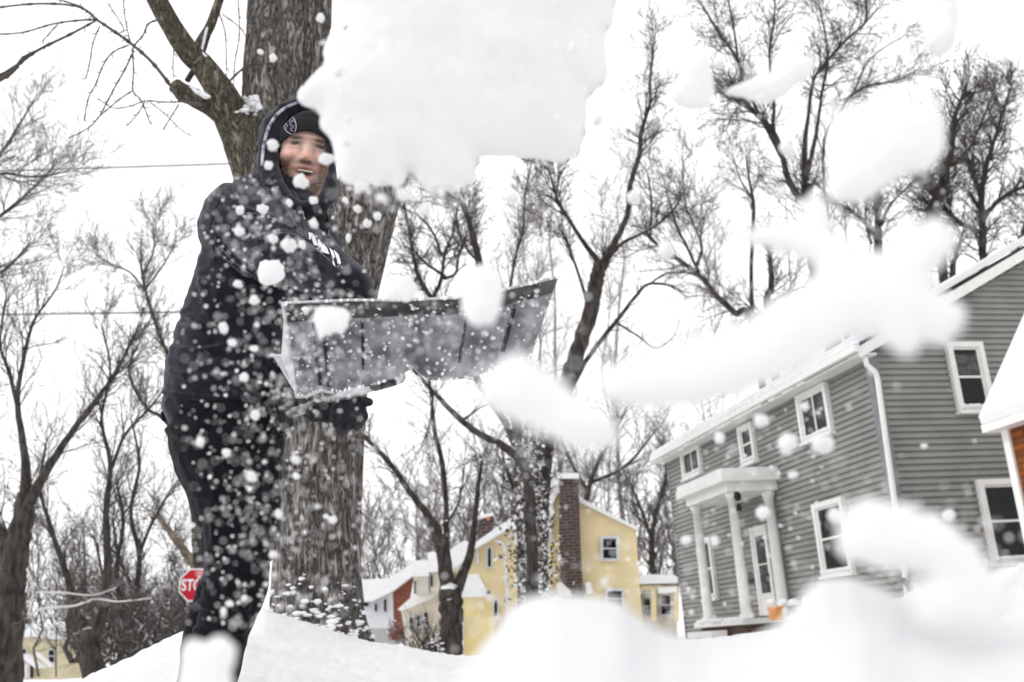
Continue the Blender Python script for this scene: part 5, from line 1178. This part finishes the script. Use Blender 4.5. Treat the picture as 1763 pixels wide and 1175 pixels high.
chunk('soft white puff of snow below the right half of the shovel blade', [(822, 668), (845, 636), (868, 612), (896, 604), (925, 622), (955, 648), (1000, 680), (1040, 712), (1072, 744), (1060, 766), (1015, 772), (965, 762), (910, 740), (860, 715), (828, 695)], .40, .35, 8, rough=1.4)
chunk('tall white lump of snow in front of the shovel top edge', [(798, 492), (808, 470), (828, 456), (852, 462), (866, 490), (864, 530), (850, 556), (822, 562), (800, 545), (792, 515)], .68, .5, 9)
chunk('small greyish snow lump perched above the shovel top edge', [(662, 512), (672, 492), (690, 476), (708, 474), (714, 492), (712, 514), (690, 520)], 1.3, .5, 10)
chunk('squarish white snow lump at the left end of the shovel blade', [(543, 535), (560, 527), (592, 530), (602, 548), (596, 572), (570, 576), (550, 578), (541, 560)], 1.05, .5, 11)
chunk('large blurred snow wave sweeping down at the lower right', [(1436, 930), (1442, 895), (1462, 868), (1500, 858), (1545, 866), (1590, 876), (1630, 896), (1665, 925), (1690, 955), (1706, 975), (1712, 1000), (1720, 1080), (1600, 1085), (1560, 1010), (1590, 990), (1540, 985), (1490, 975), (1452, 958)], .42, .35, 12, rough=1.3)
chunk('stubby finger of snow beside the lower right window', [(1700, 1060), (1700, 1010), (1715, 985), (1738, 970), (1755, 975), (1754, 990), (1738, 1010), (1740, 1050)], .6, .5, 13)
chunk('white lump of snow in front of the man\'s shins', [(303, 1220), (308, 1165), (312, 1120), (322, 1100), (338, 1098), (350, 1108), (372, 1096), (392, 1098), (404, 1112), (408, 1138), (400, 1165), (402, 1220)], .55, .45, 14)
chunk('oval lump of snow in front of the man\'s sleeve', [(443, 468), (448, 452), (464, 445), (482, 450), (491, 465), (487, 482), (470, 489), (452, 484)], 1.7, .7, 15)
FL = [(433, 820, 12, 1.3), (1415, 765, 21, .9), (1357, 765, 20, .9), (1355, 257, 16, 1.0), (1146, 432, 16, 1.0), (1634, 886, 11, 1.1), (1437, 887, 14, .9), (470, 250, 12, 1.3), (561, 275, 12, 1.3), (519, 313, 14, 1.35),
      (462, 285, 9, 1.4), (498, 422, 14, 1.4), (520, 422, 9, 1.5), (470, 411, 9, 1.5), (412, 399, 10, 1.5), (413, 362, 9, 1.5), (452, 360, 9, 1.6), (438, 517, 10, 1.4), (410, 489, 9, 1.5), (385, 565, 10, 1.4), (345, 762, 10, 1.3), (509, 792, 9, 1.3),
      (480, 885, 8, 1.3), (573, 895, 8, 1.3), (562, 890, 6, 1.5), (470, 955, 8, 1.3), (525, 534, 7, 1.9), (1310, 725, 14, 1.0), (1238, 755, 10, 1.1), (1385, 700, 9, 1.1), (1365, 818, 9, 1.1), (1312, 883, 12, 1.1), (1230, 932, 9, 1.1), (1182, 930, 10, 1.1), (1591, 768, 6, 1.3),
      (390, 780, 8, 1.4), (420, 650, 9, 1.4), (400, 590, 8, 1.4), (437, 600, 8, 1.4), (440, 715, 9, 1.4), (330, 905, 7, 1.5), (510, 820, 7, 1.5), (540, 385, 9, 1.4), (470, 100, 7, 1.5), (448, 90, 6, 1.5), (552, 32, 8, 1.4), (498, 350, 8, 1.5), (540, 345, 8, 1.5), (1090, 340, 12, 1.0), (880, 340, 13, 1.1), (1240, 110, 11, 1.0), (1310, 170, 10, .9), (1245, 300, 10, 1.0), (1345, 330, 10, 1.0), (960, 205, 6, 1.0), (395, 1040, 8, 1.4), (385, 1052, 7, 1.4), (420, 1030, 7, 1.4), (615, 360, 8, 1.5), (632, 385, 9, 1.5), (600, 410, 8, 1.5), (650, 372, 8, 1.5), (595, 345, 9, 1.5)]
rg = random.Random(123)
for (x0, y0, x1, y1, n, Y0, Y1_) in ((1040, 640, 1290, 560, 10, .45, .6), (1280, 400, 1420, 470, 9, .45, .6), (1560, 400, 1660, 600, 10, .45, .6), (1380, 330, 1440, 430, 5, .45, .6), (820, 640, 1060, 770, 9, .42, .6), (1440, 860, 1700, 960, 9, .42, .6), (1420, 180, 1620, 190, 7, .55, .7), (560, 60, 600, 320, 8, .9, 1.15), (600, 318, 830, 335, 7, .9, 1.15), (1000, 60, 1060, 270, 6, .9, 1.1), (840, 1090, 1120, 1040, 6, .4, .55)):
    for i in range(n):
        t = rg.random(); qx, qy = x0 + (x1-x0)*t + rg.gauss(0, 14), y0 + (y1-y0)*t + rg.gauss(0, 16)
        if not (440 < qx < 590 and 170 < qy < 350): FL.append((qx, qy, rg.uniform(4, 13), rg.uniform(Y0, Y1_)))
rng = random.Random(77)
fm = []
for k in range(8):
    mb = MB(); mb.ball((0, 0, 0), 1, rng, 10, 7, (1, 1, rng.uniform(.75, 1.15)), .24); me = bpy.data.meshes.new('snow_clump'); me.from_pydata(mb.v, [], mb.f); me.polygons.foreach_set('use_smooth', [True]*len(me.polygons)); me.materials.append(CHUNK); fm.append(me)
def flake(x, y, r, Y):
    o = bpy.data.objects.new('snow_clump', rng.choice(fm)); COL.objects.link(o); o.location = P(x, y, Y); k_ = r*M1(x, y, Y)*.9; o.scale = (k_*rng.uniform(.7, 1.25), k_, k_*rng.uniform(.7, 1.15))
    o.rotation_euler = (rng.uniform(0, 6), rng.uniform(0, 6), rng.uniform(0, 6)); return tag(o, 'small round clump of snow flying through the air', 'snow clump', 'small snow clumps in mid air')
UL = {(433, 820): 'bright oval snow clump in front of the man\'s thigh', (1415, 765): 'right one of the two big clumps beneath the big upper window', (1357, 765): 'left one of the two big clumps beneath the big upper window', (1355, 257): 'white snow clump between the stems of the dark forked tree',
 (1146, 432): 'snow clump in front of the leaning limb right of the crooked tree', (1634, 886): 'lone snow clump before the grey end wall, left of the lower window', (1437, 887): 'snow clump over the top pane of the lower front window', (470, 250): 'large snow clump over the left side of the hood',
 (561, 275): 'snow clump covering the man\'s left cheek', (519, 313): 'snow clump covering the man\'s chin', (1591, 768): 'tiny lone snow clump before the middle of the grey end wall', (470, 100): 'snow clump in front of the upper left tree stem'}
for f_ in FL:
    o = flake(*f_)
    if f_[:2] in UL: o['label'] = UL[f_[:2]]
def area():
    t = rng.random()
    if t < .56:
        while True:
            x, y = rng.gauss(460, 85), rng.uniform(300, 1080)
            if 300 < x < 650 and not (478 < x < 572 and y < 345): return x, y
    if t < .79: return rng.uniform(485, 960), rng.uniform(500, 690)
    if t < .90: return rng.uniform(1140, 1420), rng.uniform(650, 1080)
    if t < .96: return rng.uniform(600, 1100), rng.uniform(700, 1020)
    return rng.uniform(0, 1763), rng.uniform(0, 1050)
for i in range(205 - len(FL)):
    x, y = area(); flake(x, y, rng.uniform(2.8, 4.8), rng.uniform(.8, 1.5))
mb = MB()
for i in range(2500):
    x, y = area(); Y = rng.uniform(.62, 1.45); p = P(x, y, Y); r = rng.uniform(.6, 1.75)*.001*(.45+.6*Y)
    mb.ball(p, r, rng, 5, 4, (rng.uniform(.5, 1.5), 1, rng.uniform(.5, 1.3)), .3)
for (x0, y0, x1, y1, n, sp_) in ((1040, 660, 1600, 480, 420, 60), (1280, 400, 1650, 400, 160, 40), (820, 640, 1060, 750, 260, 45), (1440, 880, 1720, 960, 200, 45), (1000, 0, 1050, 280, 120, 35), (600, 330, 820, 340, 160, 22), (1420, 330, 1620, 300, 130, 40), (1250, 150, 1400, 120, 60, 25), (820, 1060, 1130, 1040, 160, 35), (1340, 1040, 1763, 1030, 200, 35)):
    for i in range(n):
        t = rng.random(); x = x0+(x1-x0)*t + rng.gauss(0, sp_); y = y0+(y1-y0)*t + rng.gauss(0, sp_); Y = rng.uniform(.42, .95)
        mb.ball(P(x, y, Y), rng.uniform(.5, 1.9)*.001*(.4+.7*Y), rng, 5, 4, (rng.uniform(.5, 1.5), 1, rng.uniform(.5, 1.3)), .3)
o = mb.build('snow_spray', CHUNK); tag(o, 'fine spray of snow grains flying before the man, the shovel and the clouds of thrown snow', 'snow spray', kind='stuff')
# dead leaf on the snow
lf = P(430, 1143, 3.4); mb = MB()
lz = ground_z(lf.x, lf.y); lf = Vector((lf.x, lf.y, lz + .008))
mb.prism([lf + Vector(v) for v in ((-.02, 0, 0), (-.005, -.012, .006), (.012, -.006, .004), (.022, .004, .0), (.006, .012, .008), (-.008, .008, .003))], Vector((0, 0, .003)))
o = mb.build('dead_leaf', mat('leaf', (.06, .04, .03))); tag(o, 'dark dead leaf lying on the snow right of the man\'s legs', 'leaf')
